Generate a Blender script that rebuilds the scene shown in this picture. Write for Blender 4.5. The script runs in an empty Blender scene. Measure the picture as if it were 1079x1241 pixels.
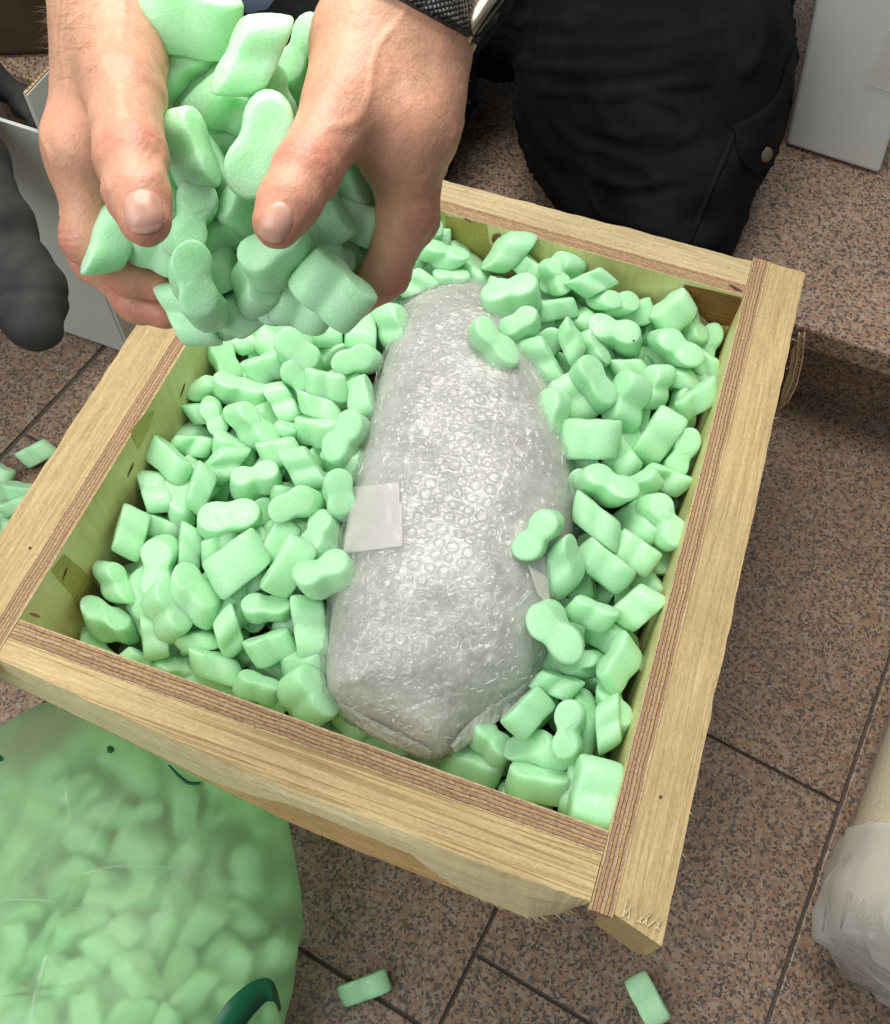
import bpy, bmesh, math, random
import numpy as np
from mathutils import Vector, Matrix, noise as mnoise
random.seed(7); RNG = np.random.default_rng(7)
SC = bpy.context.scene; COL = SC.collection
# ---------------------------------------------------------------- camera
F_PX, CU, CV, CAM_H = 1150.0, 539.5, 620.5, 0.90
D = np.array([[.9443, .3270, .0372], [.3039, -.8232, -.4796], [-.1262, .4642, -.8767]])   # world axes seen in camera axes
U_, _, V_ = np.linalg.svd(D); D = U_ @ V_
CAM = np.array([0, 0, CAM_H])
cam = bpy.data.cameras.new('camera'); co = bpy.data.objects.new('camera', cam); COL.objects.link(co)
Rw = D.T @ np.diag([1, -1, -1])
co.matrix_world = Matrix(Rw.tolist()).to_4x4(); co.location = CAM
cam.sensor_fit = 'HORIZONTAL'; cam.sensor_width = 36; cam.lens = 36 * F_PX / 1079; cam.clip_start = .01; cam.clip_end = 100
SC.camera = co
def P(u, v, z=None, d=None):
    """the place in the room that the photograph shows at pixel (u, v), on the level z or at depth d"""
    r = D.T @ np.array([(u - CU) / F_PX, (v - CV) / F_PX, 1.0])
    t = d if d is not None else (z - CAM_H) / r[2]
    return CAM + r * t
# ---------------------------------------------------------------- light
w = bpy.data.worlds.new('World'); SC.world = w; w.use_nodes = True
bg = w.node_tree.nodes['Background']; bg.inputs[0].default_value = (.93, .97, 1, 1); bg.inputs[1].default_value = .27
def area(name, loc, tgt, size, power, col):
    l = bpy.data.lights.new(name, 'AREA'); l.shape = 'SQUARE'; l.size = size; l.energy = power; l.color = col
    o = bpy.data.objects.new(name, l); COL.objects.link(o); o.location = loc
    o.rotation_euler = (Vector(tgt) - Vector(loc)).to_track_quat('-Z', 'Y').to_euler(); return o
area('ceiling_lamp', (-.34, .82, 1.50), (-.12, .33, .35), .8, 21, (1, .965, .90))
area('window', (-.62, -.42, 1.38), (-.17, .33, .5), 1.0, 12.5, (.97, 1, .98))
SC.view_settings.view_transform = 'Standard'; SC.view_settings.look = 'None'; SC.view_settings.exposure = .06; SC.view_settings.gamma = 1
# ---------------------------------------------------------------- helpers
def tag(o, label=None, cat=None, group=None, kind=None):
    if label: o['label'] = label
    if cat: o['category'] = cat
    if group: o['group'] = group
    if kind: o['kind'] = kind
    return o
def empty(name, loc, label, cat, group=None):
    o = bpy.data.objects.new(name, None); COL.objects.link(o); o.location = loc; o.empty_display_size = .02
    return tag(o, label, cat, group)
def wloc(p):
    v = Vector((0, 0, 0))
    while p is not None: v = v + p.location; p = p.parent
    return v
def mesh(name, V, Fc, mat, parent=None, smooth=False, loc=None, mats=None, mi=None):
    """V in world coordinates; the object's origin goes to loc (or its parent's place)"""
    V = np.asarray(V, float)
    if loc is None: loc = np.array(wloc(parent)) if parent is not None else V.mean(0)
    me = bpy.data.meshes.new(name)
    me.from_pydata((V - np.asarray(loc)).tolist(), [], [tuple(int(i) for i in f) for f in Fc])
    for m in (mats or [mat]): me.materials.append(m)
    if mi is not None: me.polygons.foreach_set('material_index', np.asarray(mi, np.int32))
    if smooth: me.polygons.foreach_set('use_smooth', np.ones(len(me.polygons), bool))
    me.update()
    o = bpy.data.objects.new(name, me); COL.objects.link(o)
    if parent is not None:
        o.parent = parent; o.location = Vector(loc) - wloc(parent)
    else: o.location = loc
    return o
def bevel(o, w_, n=2):
    m = o.modifiers.new('bevel', 'BEVEL'); m.width = w_; m.segments = n; m.limit_method = 'ANGLE'; m.angle_limit = .6; return o
def box_vf(x0, x1, y0, y1, z0, z1):
    V = [(x, y, z) for z in (z0, z1) for y in (y0, y1) for x in (x0, x1)]
    return V, [(0, 2, 3, 1), (4, 5, 7, 6), (0, 1, 5, 4), (2, 6, 7, 3), (0, 4, 6, 2), (1, 3, 7, 5)]
def grid_faces(nu, nv, wrap_v=False):
    f = []
    for i in range(nu - 1):
        for j in range(nv if wrap_v else nv - 1):
            k = (j + 1) % nv
            f.append((i * nv + j, i * nv + k, (i + 1) * nv + k, (i + 1) * nv + j))
    return f
def fnoise(Pts, scale, seed=0):
    o = Vector((seed * 13.7, seed * 5.1, seed * 3.3))
    return np.array([mnoise.noise(Vector(p) * scale + o) for p in Pts])
# ---------------------------------------------------------------- materials
class NT:
    def __init__(s, name):
        s.m = bpy.data.materials.new(name); s.m.use_nodes = True; s.t = s.m.node_tree; s.t.nodes.clear()
        s.out = s.n('ShaderNodeOutputMaterial')
    def n(s, typ, **kw):
        x = s.t.nodes.new(typ)
        for k, v in kw.items():
            if k.startswith('_'): setattr(x, k[1:], v)
            else: x.inputs[k.replace('__', ' ')].default_value = v
        return x
    def l(s, a, b): s.t.links.new(a, b)
    def coord(s, scale=(1, 1, 1), kind='Object', rot=(0, 0, 0)):
        c = s.n('ShaderNodeTexCoord'); m = s.n('ShaderNodeMapping'); m.inputs['Scale'].default_value = scale; m.inputs['Rotation'].default_value = rot
        s.l(c.outputs[kind], m.inputs[0]); return m.outputs[0]
    def noise(s, vec, scale, detail=3, rough=.55, dist=0):
        x = s.n('ShaderNodeTexNoise'); x.inputs['Scale'].default_value = scale; x.inputs['Detail'].default_value = detail
        x.inputs['Roughness'].default_value = rough; x.inputs['Distortion'].default_value = dist
        s.l(vec, x.inputs['Vector']); return x.outputs[0]
    def vor(s, vec, scale, feature='F1', rnd=1.0):
        x = s.n('ShaderNodeTexVoronoi'); x.feature = feature; x.inputs['Scale'].default_value = scale; x.inputs['Randomness'].default_value = rnd
        s.l(vec, x.inputs['Vector']); return x
    def ramp(s, fac, stops, interp='LINEAR'):
        r = s.n('ShaderNodeValToRGB'); cr = r.color_ramp; cr.interpolation = interp
        while len(cr.elements) < len(stops): cr.elements.new(.5)
        for e, (p, c) in zip(cr.elements, stops): e.position = p; e.color = (*c, 1) if len(c) == 3 else c
        s.l(fac, r.inputs[0]); return r.outputs[0]
    def mix(s, fac, a, b, mode='MIX'):
        x = s.n('ShaderNodeMix'); x.data_type = 'RGBA'; x.blend_type = mode
        for sock, v in ((x.inputs[0], fac), (x.inputs[6], a), (x.inputs[7], b)):
            if hasattr(v, 'links'): s.l(v, sock)
            elif isinstance(v, (int, float)): sock.default_value = v
            else: sock.default_value = (*v, 1)
        return x.outputs[2]
    def math(s, op, a, b=0.0, c=0.0):
        x = s.n('ShaderNodeMath'); x.operation = op
        for i, v in enumerate((a, b, c)):
            if hasattr(v, 'links'): s.l(v, x.inputs[i])
            else: x.inputs[i].default_value = v
        return x.outputs[0]
    def bump(s, h, strength=.3, dist=.001, normal=None):
        x = s.n('ShaderNodeBump'); x.inputs['Strength'].default_value = strength; x.inputs['Distance'].default_value = dist
        s.l(h, x.inputs['Height'])
        if normal is not None: s.l(normal, x.inputs['Normal'])
        return x.outputs[0]
    def pbsdf(s, col, rough=.5, spec=.5, normal=None, **kw):
        b = s.n('ShaderNodeBsdfPrincipled')
        for k, v in (('Base Color', col), ('Roughness', rough), ('Specular IOR Level', spec), *((k.replace('__', ' '), v) for k, v in kw.items())):
            i = b.inputs[k]
            if hasattr(v, 'links'): s.l(v, i)
            elif isinstance(v, (tuple, list)): i.default_value = (*v, 1) if (i.type == 'RGBA' and len(v) == 3) else v
            else: i.default_value = v
        if normal is not None: s.l(normal, b.inputs['Normal'])
        s.l(b.outputs[0], s.out.inputs[0]); return b
def plain(name, col, rough=.6, spec=.4, var=.12, scale=40, bump=.15, bdist=.0008, **kw):
    t = NT(name); c = t.coord(); n = t.noise(c, scale, 4)
    colr = t.ramp(n, [(.25, tuple(x * (1 - var) for x in col)), (.75, tuple(min(1, x * (1 + var)) for x in col))])
    t.pbsdf(colr, rough, spec, t.bump(t.noise(c, scale * 8, 3), bump, bdist), **kw); return t.m
def m_granite(name, a=1.0):
    t = NT(name); c = t.coord()
    wv = t.n('ShaderNodeVectorMath', _operation='ADD'); nz = t.n('ShaderNodeTexNoise'); nz.inputs['Scale'].default_value = 160; nz.inputs['Detail'].default_value = 2
    t.l(c, nz.inputs['Vector']); sc = t.n('ShaderNodeVectorMath', _operation='SCALE'); sc.inputs[3].default_value = .005
    t.l(nz.outputs[1], sc.inputs[0]); t.l(c, wv.inputs[0]); t.l(sc.outputs[0], wv.inputs[1]); c2 = wv.outputs[0]
    v = t.vor(c2, 360); v2 = t.vor(c2, 480); v3 = t.vor(c2, 205)
    g = t.n('ShaderNodeSeparateColor'); t.l(v.outputs['Color'], g.inputs[0])
    g2 = t.n('ShaderNodeSeparateColor'); t.l(v2.outputs['Color'], g2.inputs[0])
    g3 = t.n('ShaderNodeSeparateColor'); t.l(v3.outputs['Color'], g3.inputs[0])
    base = t.ramp(g.outputs[0], [(0, (.34 * a, .20 * a, .122 * a)), (.28, (.42 * a, .272 * a, .175 * a)), (.5, (.28 * a, .175 * a, .125 * a)), (.68, (.40 * a, .33 * a, .26 * a)), (.86, (.22 * a, .185 * a, .155 * a))], 'CONSTANT')
    big = t.ramp(g3.outputs[0], [(0, (.33 * a, .21 * a, .145 * a)), (.6, (.43 * a, .33 * a, .25 * a))], 'CONSTANT')
    base = t.mix(t.ramp(g3.outputs[1], [(0, (0, 0, 0)), (.66, (.8, .8, .8))], 'CONSTANT'), base, big)
    dk = t.ramp(g2.outputs[1], [(0, (1, 1, 1)), (.15, (0, 0, 0))], 'CONSTANT')
    col = t.mix(dk, base, (.045, .038, .034))
    dk2 = t.ramp(g.outputs[1], [(0, (1, 1, 1)), (.13, (0, 0, 0))], 'CONSTANT'); col = t.mix(dk2, col, (.075, .063, .058))
    soft = t.noise(c, 240, 4, .7); col = t.mix(.16, col, t.ramp(soft, [(.3, (.20 * a, .13 * a, .095 * a)), (.7, (.38 * a, .285 * a, .215 * a))])); lowf = t.noise(c, 9, 3); col = t.mix(.3, col, t.ramp(lowf, [(.3, (.38,) * 3), (.7, (.62,) * 3)]), 'OVERLAY')
    n = t.noise(c, 700, 3); col = t.mix(.35, col, t.ramp(n, [(.3, (.35, .35, .35)), (.7, (.75, .75, .75))]), 'OVERLAY')
    t.pbsdf(col, .42, .35, t.bump(n, .12, .0005)); return t.m
def m_wood(name, light, dark, axis, rings=90, ring_amt=.6, rough=.72, seed=0., fuzz=.5):
    """axis: grain direction 0/1; seen in object space"""
    t = NT(name); s = [1, 1, 1]; s[axis] = .045
    c = t.coord(tuple(s)); ad = t.n('ShaderNodeVectorMath', _operation='ADD'); ad.inputs[1].default_value = (seed, seed * .7, seed * .3); t.l(c, ad.inputs[0]); c = ad.outputs[0]
    sl = [1, 1, 1]; sl[axis] = .016; c1 = t.coord(tuple(sl)); wa = t.n('ShaderNodeVectorMath', _operation='ADD'); wa.inputs[1].default_value = (seed * .3,) * 3; t.l(c1, wa.inputs[0])
    big = t.noise(wa.outputs[0], rings * 1.6, 2, .5, .25); line = t.noise(c, rings * 5, 3, .6, .2)
    late = t.ramp(t.math('FRACT', t.math('MULTIPLY', big, 9.0)), [(.0, (.1,) * 3), (.55, (.3,) * 3), (.88, (1,) * 3), (1, (.15,) * 3)])
    fine = t.noise(c, 520, 5, .7); blot = t.noise(t.coord(), 16, 4)
    f = t.math('ADD', t.math('MULTIPLY', late, ring_amt), t.math('MULTIPLY', line, 1 - ring_amt))
    col = t.ramp(f, [(.2, light), (.8, dark)])
    col = t.mix(.55, col, t.ramp(fine, [(.25, (.25,) * 3), (.75, (.73,) * 3)]), 'OVERLAY'); col = t.mix(.35, col, t.ramp(blot, [(.3, (.38,) * 3), (.7, (.62,) * 3)]), 'OVERLAY')
    s2 = [1, 1, 1]; s2[axis] = .5; saw = t.noise(t.coord(tuple(s2), rot=(0, 0, .35)), 480, 4, .7)
    col = t.mix(.35, col, t.ramp(saw, [(.3, (.28,) * 3), (.7, (.70,) * 3)]), 'OVERLAY')
    h = t.math('ADD', fine, t.math('MULTIPLY', late, .5)); h = t.math('ADD', h, t.math('MULTIPLY', saw, .9))
    t.pbsdf(col, rough, .25, t.bump(h, fuzz, .0012)); return t.m
def m_plyedge(name, axis, lo, hi):
    """plies stacked across axis between lo and hi (object space)"""
    t = NT(name); tc = t.n('ShaderNodeTexCoord'); sp = t.n('ShaderNodeSeparateXYZ'); t.l(tc.outputs['Object'], sp.inputs[0])
    c = t.coord(); wob = t.math('MULTIPLY', t.math('SUBTRACT', t.noise(c, 45, 3), .5), .0022)
    f = t.n('ShaderNodeMapRange'); t.l(t.math('ADD', sp.outputs[axis], wob), f.inputs[0]); f.inputs[1].default_value = lo; f.inputs[2].default_value = hi
    pk = (.40, .25, .16); pk2 = (.46, .31, .20); tn = (.45, .30, .15); br = (.16, .08, .04); dk = (.075, .036, .018)
    col = t.ramp(f.outputs[0], [(0, (.55, .42, .22)), (.07, br), (.10, pk), (.25, dk), (.275, tn), (.40, br), (.44, pk2), (.58, pk), (.60, dk), (.625, tn), (.75, br), (.79, pk), (.93, (.58, .44, .24))], 'CONSTANT')
    s = [1, 1, 1]; s[1 - axis] = .55; pit = t.noise(t.coord(tuple(s)), 750, 4, .75)
    col = t.mix(.75, col, t.ramp(pit, [(.32, (.16,) * 3), (.5, (.5,) * 3), (.72, (.72,) * 3)]), 'OVERLAY')
    s[1 - axis] = .04; gr = t.noise(t.coord(tuple(s)), 420, 3); col = t.mix(.35, col, t.ramp(gr, [(.3, (.3,) * 3), (.7, (.7,) * 3)]), 'OVERLAY')
    t.pbsdf(col, .8, .2, t.bump(t.math('ADD', pit, gr), .7, .0014)); return t.m
def m_plyface(name, axis):
    t = NT(name); s = [1, 1, 1]; s[axis] = .06; c = t.coord(tuple(s)); n = t.noise(c, 180, 4, .65); n2 = t.noise(t.coord(), 9, 3)
    col = t.ramp(n2, [(.35, (.76, .68, .36)), (.55, (.70, .62, .30)), (.70, (.58, .47, .18))])
    col = t.mix(.45, col, t.ramp(n, [(.3, (.34, .34, .34)), (.7, (.66, .66, .66))]), 'OVERLAY')
    t.pbsdf(col, .45, .4, t.bump(n, .2, .0006)); return t.m
def m_foam(name, col=(.45, .81, .485)):
    t = NT(name); c = t.coord(); oi = t.n('ShaderNodeObjectInfo')
    n = t.noise(c, 55, 3); cell = t.vor(c, 620); cell2 = t.noise(c, 1500, 2)
    cr = t.mix(oi.outputs['Random'], tuple(x * .93 for x in col), (min(1, col[0] * 1.10), min(1, col[1] * 1.05), min(1, col[2] * 1.06)))
    cr = t.mix(.3, cr, t.ramp(n, [(.3, (.40, .42, .40)), (.7, (.60, .58, .60))]), 'OVERLAY')
    cr = t.mix(.22, cr, t.ramp(cell.outputs[0], [(.1, (.62, .62, .62)), (.7, (.40, .40, .40))]), 'OVERLAY')
    h = t.math('ADD', t.math('MULTIPLY', cell.outputs[0], -.6), t.math('MULTIPLY', cell2, .5))
    r = t.ramp(t.noise(c, 240, 3), [(.38, (.22, .22, .22)), (.62, (.58, .58, .58))])
    t.pbsdf(cr, r, .45, t.bump(h, .3, .0008), Subsurface__Weight=.55, Subsurface__Radius=(.40, 1.0, .45), Subsurface__Scale=.013); return t.m
M = dict(
    granite=m_granite('granite', .72), granite_lit=m_granite('granite_bench_lit', .98), grout=plain('grout', (.085, .07, .058), .9),
    pine_y=m_wood('pine_y', (.55, .42, .215), (.40, .285, .13), 1, 48, .30), pine_x=m_wood('pine_x', (.58, .44, .225), (.35, .24, .10), 0, 60, .75, seed=3.1),
    pine_b=m_wood('pine_back', (.58, .47, .28), (.45, .34, .18), 0, 48, .35, seed=5.2),
    sap=m_wood('sapwood', (.70, .60, .36), (.60, .49, .26), 0, 30, .3, .6, 1.3, .3), tan=m_wood('heartwood', (.50, .33, .15), (.42, .26, .11), 0, 30, .3, .6, 2.3, .3),
    face_x=m_plyface('ply_face_x', 2), face_y=m_plyface('ply_face_y', 2), knot=plain('knot_wood', (.20, .085, .03), .5, .4, .3, 120),
    split=plain('wood_split', (.09, .045, .02), .9), foam=m_foam('foam'),
    white_card=plain('white_card', (.62, .63, .62), .55, .3, .03, 20), grey_card=plain('grey_card', (.52, .54, .51), .6, .3, .04, 20),
    kraft=plain('kraft', (.42, .30, .17), .8, .2, .2, 60), dark_wood_and_shade=plain('dark_wood_and_shade', (.06, .038, .02), .6, .3, .3, 20),
)
RIM = .28; STEP = .15
# ---------------------------------------------------------------- floor of granite tiles
A_ = math.radians(9.8); E1 = np.array([math.cos(A_), -math.sin(A_), 0]); E2 = np.array([math.sin(A_), math.cos(A_), 0])
V, Fc = box_vf(-3, 3, -2, 3.5, -.05, -.004)
floor = mesh('floor', V, Fc, M['grout'], loc=(0, 0, 0)); tag(floor, 'floor of speckled reddish-brown granite tiles with dark joints', kind='structure')
cols = [(-1.14, -.908, .10), (-.905, -.667, .20), (-.661, -.443, .02), (-.437, -.2135, .15), (-.2105, .0222, .29), (.0252, .2636, .08), (.2666, .505, -.07), (.511, .75, .1)]
for ci, (s0, s1, off) in enumerate(cols):
    cuts = {5: [-.48, -.2, .08, .36, .93, 1.3], 6: [-.55, .04, .95, 1.3], 4: [-.55, -.27, .01, .29, .85, 1.3]}.get(ci, [off + .28 * k for k in range(-3, 6)])
    for t0, t1 in zip(cuts[:-1], cuts[1:]):
        t0, t1 = t0 + .0015, t1 - .0015
        if t0 > 1.25 or t1 < -.55: continue
        v, f = box_vf(s0, s1, t0, t1, -.02, random.uniform(-.0006, .0004))
        W = np.array([E1 * x + E2 * y + np.array([0, 0, z]) for x, y, z in v])
        o = mesh('tile', W, f, M['granite'], floor); bevel(o, .0015)
# ---------------------------------------------------------------- granite step behind the crate
ea, eb = P(970, 395, z=STEP), P(1079, 430, z=STEP); dv = (eb - ea) / np.linalg.norm(eb - ea); nv = np.array([-dv[1], dv[0], 0])
step = empty('stone_step', (ea + nv * .6) * [1, 1, 0], 'raised speckled granite step behind the crate with a dark gap under its front edge', 'step')
def slab(name, a0, a1, b0, b1, z0, z1, mat, par, bv=.003):
    v, f = box_vf(a0, a1, b0, b1, z0, z1)
    W = np.array([ea * [1, 1, 0] + dv * x + nv * y + np.array([0, 0, z]) for x, y, z in v]); o = mesh(name, W, f, mat, par); bevel(o, bv); return o
slab('slab', -2, 1.6, 0, 1.6, STEP - .03, STEP, M['granite_lit'], step); slab('riser', -2, 1.6, .045, 1.5, 0, STEP - .032, M['granite'], step)  # slab in a brighter granite copy, its lit tone put into the colour
# ---------------------------------------------------------------- wooden crate
X0, X1, Y0, Y1 = -.338, .084, .147, .620
crate = empty('wooden_crate', (-.127, .38, 0), 'open crate of raw pine battens and plywood filled with green foam peanuts', 'crate')
def part_box(name, b, mat, bv=.0015, **kw):
    V, f = box_vf(*b); o = mesh(name, V, f, mat, crate, **kw); return bevel(o, bv) if bv else o
cx, cy = -.127, .38
def ply(name, b, axis, edge, face):
    V, f = box_vf(*b); o = mesh(name, V, f, None, crate, mats=[face, edge], mi=[0, 1, 0, 0, 0, 0])
    if axis == 0: o.data.polygons[2].material_index = 1; o.data.polygons[3].material_index = 1
    return o
def side_ply(xa, xb, edge):
    yz = [(.098, RIM), (.098, RIM - .008), (.133, RIM - .03), (.133, .02), (.667, .02), (.667, RIM)]
    V = [(x, y, z) for x in (xa, xb) for y, z in yz]; f = [tuple(range(6))[::-1], tuple(range(6, 12))] + [(k, (k + 1) % 6, 6 + (k + 1) % 6, 6 + k) for k in range(6)]
    mesh('plywood_panel', V, f, None, crate, mats=[M['face_y'], edge], mi=[0, 0] + [1] * 6)
E_l = m_plyedge('edge_left', 0, -.3515 - cx, X0 - cx); E_r = m_plyedge('edge_right', 0, X1 - cx, .0985 - cx)
E_f = m_plyedge('edge_front', 1, .1318 - cy, Y0 - cy); E_b = m_plyedge('edge_back', 1, Y1 - cy, .634 - cy)
side_ply(-.3515, X0, E_l)
side_ply(X1, .0985, E_r)
fp = ply('plywood_panel', (X0 + .0004, X1 - .0004, .1318, Y0, .02, RIM - .0006), 1, E_f, M['face_x'])
ply('plywood_panel', (X0 + .0004, X1 - .0004, Y1, .634, .02, RIM - .0006), 1, E_b, M['face_x'])
part_box('crate_base', (X0 - .012, X1 + .012, .134, .632, .0, .018), M['dark_wood_and_shade'])  # base coloured dark so gaps between the peanuts read as shaded
def rough_edge(n, amp, seed): 
    r = np.random.default_rng(seed); a = r.normal(0, 1, n); k = np.array([.25, .5, .25]); a = np.convolve(a, k, 'same'); return a * amp
def batten_y(xi, xo, y0, y1, seed, skew=0., hb=.07):
    """pine batten along y: sawn faces, its outer top edge slightly ragged"""
    n = 90; ys = np.linspace(y0, y1, n); j = rough_edge(n, .0005, seed); s = 1 if xo > xi else -1
    V = []; 
    for y, e in zip(ys, j):
        V += [(xi, y, RIM - .001), (xo + s * e, y, RIM - .0015), (xo + s * e * .3 - s * .002, y, RIM - .03), (xo - s * .003, y, RIM - hb), (xi, y, RIM - hb)]
    V = np.array(V); V[:5, 1] += np.array([0, skew, skew - .004, skew, 0]); V[3:5, 1] += .001
    f = grid_faces(n, 5, True); f += [tuple(range(5))[::-1], tuple(range(5 * n - 5, 5 * n))]
    if s < 0: f = [q[::-1] for q in f]
    return mesh('batten', V, f, M['pine_y'], crate)
batten_y(.0988, .1305, .1005, .667, 1, -.008); batten_y(-.3518, -.386, .098, .667, 2, 0., .036)
n = 80; xs = np.linspace(X0 + .0005, X1 - .0005, n); j = rough_edge(n, .0008, 5); V = []
for x, e in zip(xs, j): V += [(x, .6343, RIM - .001), (x, .657 + e + .006 * (x - X0) / .42, RIM - .0012), (x, .657 + .006 * (x - X0) / .42, RIM - .07), (x, .6343, RIM - .07)]
f = grid_faces(n, 4, True); f += [(0, 1, 2, 3), tuple(range(4 * n - 4, 4 * n))[::-1]]
mesh('batten', V, [q[::-1] for q in f], M['pine_b'], crate)
# front batten: sawn top, pale waney edge, a splintered-off strip showing darker wood
ZL = RIM - .052
top_px = [(-12, 794), (0, 800), (89, 840), (180, 882), (271, 923), (350, 955), (430, 986), (500, 1013), (570, 1041), (640, 1066), (700, 1087), (717, 1093)]
low_px = [(-12, 817), (0, 823), (85, 864), (170, 906), (245, 944), (350, 996), (430, 1030), (500, 1057), (570, 1085), (640, 1113), (690, 1108), (719, 1104)]
mid_f = [.9, .9, .9, .9, .85, .35, .36, .40, .985, .99, .99, .99]
T = np.array([P(u, v, z=RIM) for u, v in top_px]); L = np.array([P(u, v, z=ZL) for u, v in low_px])
T[-1, 0] = L[-1, 0] = X1 - .0006; T[-2, 0] = min(T[-2, 0], X1 - .008); L[-2, 0] = min(L[-2, 0], X1 - .008)
m = 160; tt = np.linspace(0, len(T) - 1, m); ii = np.arange(len(T)); rg = rough_edge(m, .0005, 9); V = []
T2 = np.array([[np.interp(q, ii, T[:, k]) for k in range(3)] for q in tt]); L2 = np.array([[np.interp(q, ii, L[:, k]) for k in range(3)] for q in tt]); mf = np.interp(tt, ii, mid_f)
for k in range(m):
    a, b, q = T2[k] + [0, rg[k] * .8, -.001], L2[k] + [0, rg[(k * 7) % m] * .3, 0], mf[k]; c = a + (b - a) * min(.995, max(.05, q + rg[(k * 3) % m] * 22))
    c[1] -= .0025 * math.sin(math.pi * q); e = c + np.array([0, .006 if .3 < q < .8 else .0004, -.003])
    V += [(a[0], .1316, RIM - .001), a, (a * .6 + c * .4) + [0, -.0012, .001], c, e, b, (b[0], .1316, ZL)]
f = grid_faces(m, 7, True); mi = []
for i in range(m - 1): mi += [0, 1, 1, 2, 2, 2, 2]
f += [tuple(range(7)), tuple(range(7 * m - 7, 7 * m))[::-1]]; mi += [0, 0]
mesh('batten', V, [q[::-1] for q in f], None, crate, mats=[M['pine_x'], M['sap'], M['tan']], mi=mi)
# wood fibres torn up along the saw cuts
V = []; Fc = []
def sliver(p, dirv, ln, wd):
    d = np.array(dirv, float); d /= np.linalg.norm(d); s = np.cross(d, [0, 0, 1]); s /= np.linalg.norm(s) + 1e-9; b = len(V)
    V.extend([p - s * wd, p + s * wd, p + np.array([0, 0, wd * 1.3]), p + d * ln]); Fc.extend([(b, b + 1, b + 3), (b + 1, b + 2, b + 3), (b + 2, b, b + 3)])
r = random.Random(4)
for k in range(70): sliver(np.array([.1295, r.uniform(.11, .66), RIM - r.uniform(.001, .02)]), (r.uniform(.2, 1), r.uniform(-2.5, 2.5), r.uniform(-.3, .6)), r.uniform(.002, .008) * (1 if r.random() < .9 else 1.8), .00035)
for k in range(45): sliver(np.array([-.3845, r.uniform(.11, .55), RIM - r.uniform(.001, .01)]), (-r.uniform(.2, 1), r.uniform(-2, 2.5), r.uniform(.2, .9)), r.uniform(.002, .007), .0004)
for k in range(60):
    q = r.randrange(10, 150); c = np.array(V[0]) if False else T2[q] * (1 - mf[q]) + L2[q] * mf[q]
    sliver(c, (r.uniform(.5, 2), -r.uniform(.1, .8), r.uniform(-.2, .4)), r.uniform(.003, .008), .0004)
for k in range(13): sliver(np.array([r.uniform(.101, .129), .1005, RIM - .0005]), (r.uniform(-.5, .5), r.uniform(.5, 1), .25), r.uniform(.006, .018), .0006)
for k in range(30): sliver(np.array([r.uniform(X0, X1), .634 + r.uniform(0, .022), RIM - .001]), (r.uniform(-1, 1), r.uniform(-.4, .4), .3), r.uniform(.003, .007), .0004)
tag(mesh('wood_fibres', V, Fc, M['sap'], crate), kind='stuff')
def inset(name, c, sx, sy, sz, mat, rot=0, n=10):
    """a shallow blemish lying 0.4 mm proud of a panel: ragged disc in the plane given by its two large sizes"""
    ax = [i for i, s in enumerate((sx, sy, sz)) if s > 0]; V = [np.array(c, float)]
    for k in range(n):
        a = 2 * math.pi * k / n; rr = r.uniform(.8, 1.15); p = np.array(c, float); S = (sx, sy, sz)
        u, v_ = math.cos(a) * S[ax[0]] * rr, math.sin(a) * S[ax[1]] * rr
        p[ax[0]] += u * math.cos(rot) - v_ * math.sin(rot); p[ax[1]] += u * math.sin(rot) + v_ * math.cos(rot); V.append(p)
    return mesh(name, V, [(0, 1 + k, 1 + (k + 1) % n) for k in range(n)], mat, crate)
def on_x(u, v, x):
    d = P(u, v, d=1) - CAM; t = (x - CAM[0]) / d[0]; return CAM + d * t
def on_y(u, v, y):
    d = P(u, v, d=1) - CAM; t = (y - CAM[1]) / d[1]; return CAM + d * t
for (ua, va, ub, vb) in ((225, 463, 219, 482), (163, 560, 155, 578), (82, 687, 76, 703)):      # dark splits in the left panel's veneer
    a, b = on_x(ua, va, X0 + .0006), on_x(ub, vb, X0 + .0006); c = (a + b) / 2; h = b - a
    inset('wood_split', c, 0, np.linalg.norm(h) / 2, .0012, M['split'], math.atan2(h[2], h[1]))
m_pat = m_wood('dark_veneer', (.50, .42, .13), (.40, .31, .08), 1, 160, .3, .5, 4.4, .2)
for poly in ([(188, 497), (180, 522), (168, 545), (158, 523), (172, 505)], [(62, 692), (78, 672), (100, 690), (140, 735), (96, 742), (88, 722)]):
    V = [on_x(u, v, X0 + .0003) for u, v in poly]; mesh('veneer_patch', V, [tuple(range(len(V)))], m_pat, crate)
m_brown = m_wood('brown_veneer', (.25, .115, .035), (.13, .05, .015), 0, 60, .5, .45, 6.6, .2)
V = [on_y(u, v, Y1 - .0006) for u, v in [(829, 345), (862, 352), (899, 361), (890, 396), (860, 392), (838, 372), (830, 360)]]; mesh('veneer_patch', V, [tuple(range(7))], m_brown, crate)
V = [on_y(u, v, Y1 - .0006) for u, v in [(540, 262), (590, 272), (592, 295), (600, 303), (585, 320), (550, 312), (541, 290)]]; mesh('veneer_patch', V, [tuple(range(7))], m_pat, crate)
c = on_y(603, 290, Y1 - .0010); inset('wood_knot', c, .006, 0, .007, M['knot'], 0, 14)
for (u, v) in ((36, 664), (801, 966), (768, 276 + 137)): 
    c = P(u, v, z=RIM - .0003); inset('nail_hole', c, .0012, .0012, 0, M['split'], 0, 8)
for (ua, va, ub, vb) in ((884, 345, 900, 353), (562, 264, 571, 269), (34, 743, 50, 748)):
    a, b = P(ua, va, z=RIM + .0003), P(ub, vb, z=RIM + .0003); h = b - a; c = (a + b) / 2
    inset('ply_gap', c, np.linalg.norm(h) / 2, .0013, 0, M['split'], math.atan2(h[1], h[0]))
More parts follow.
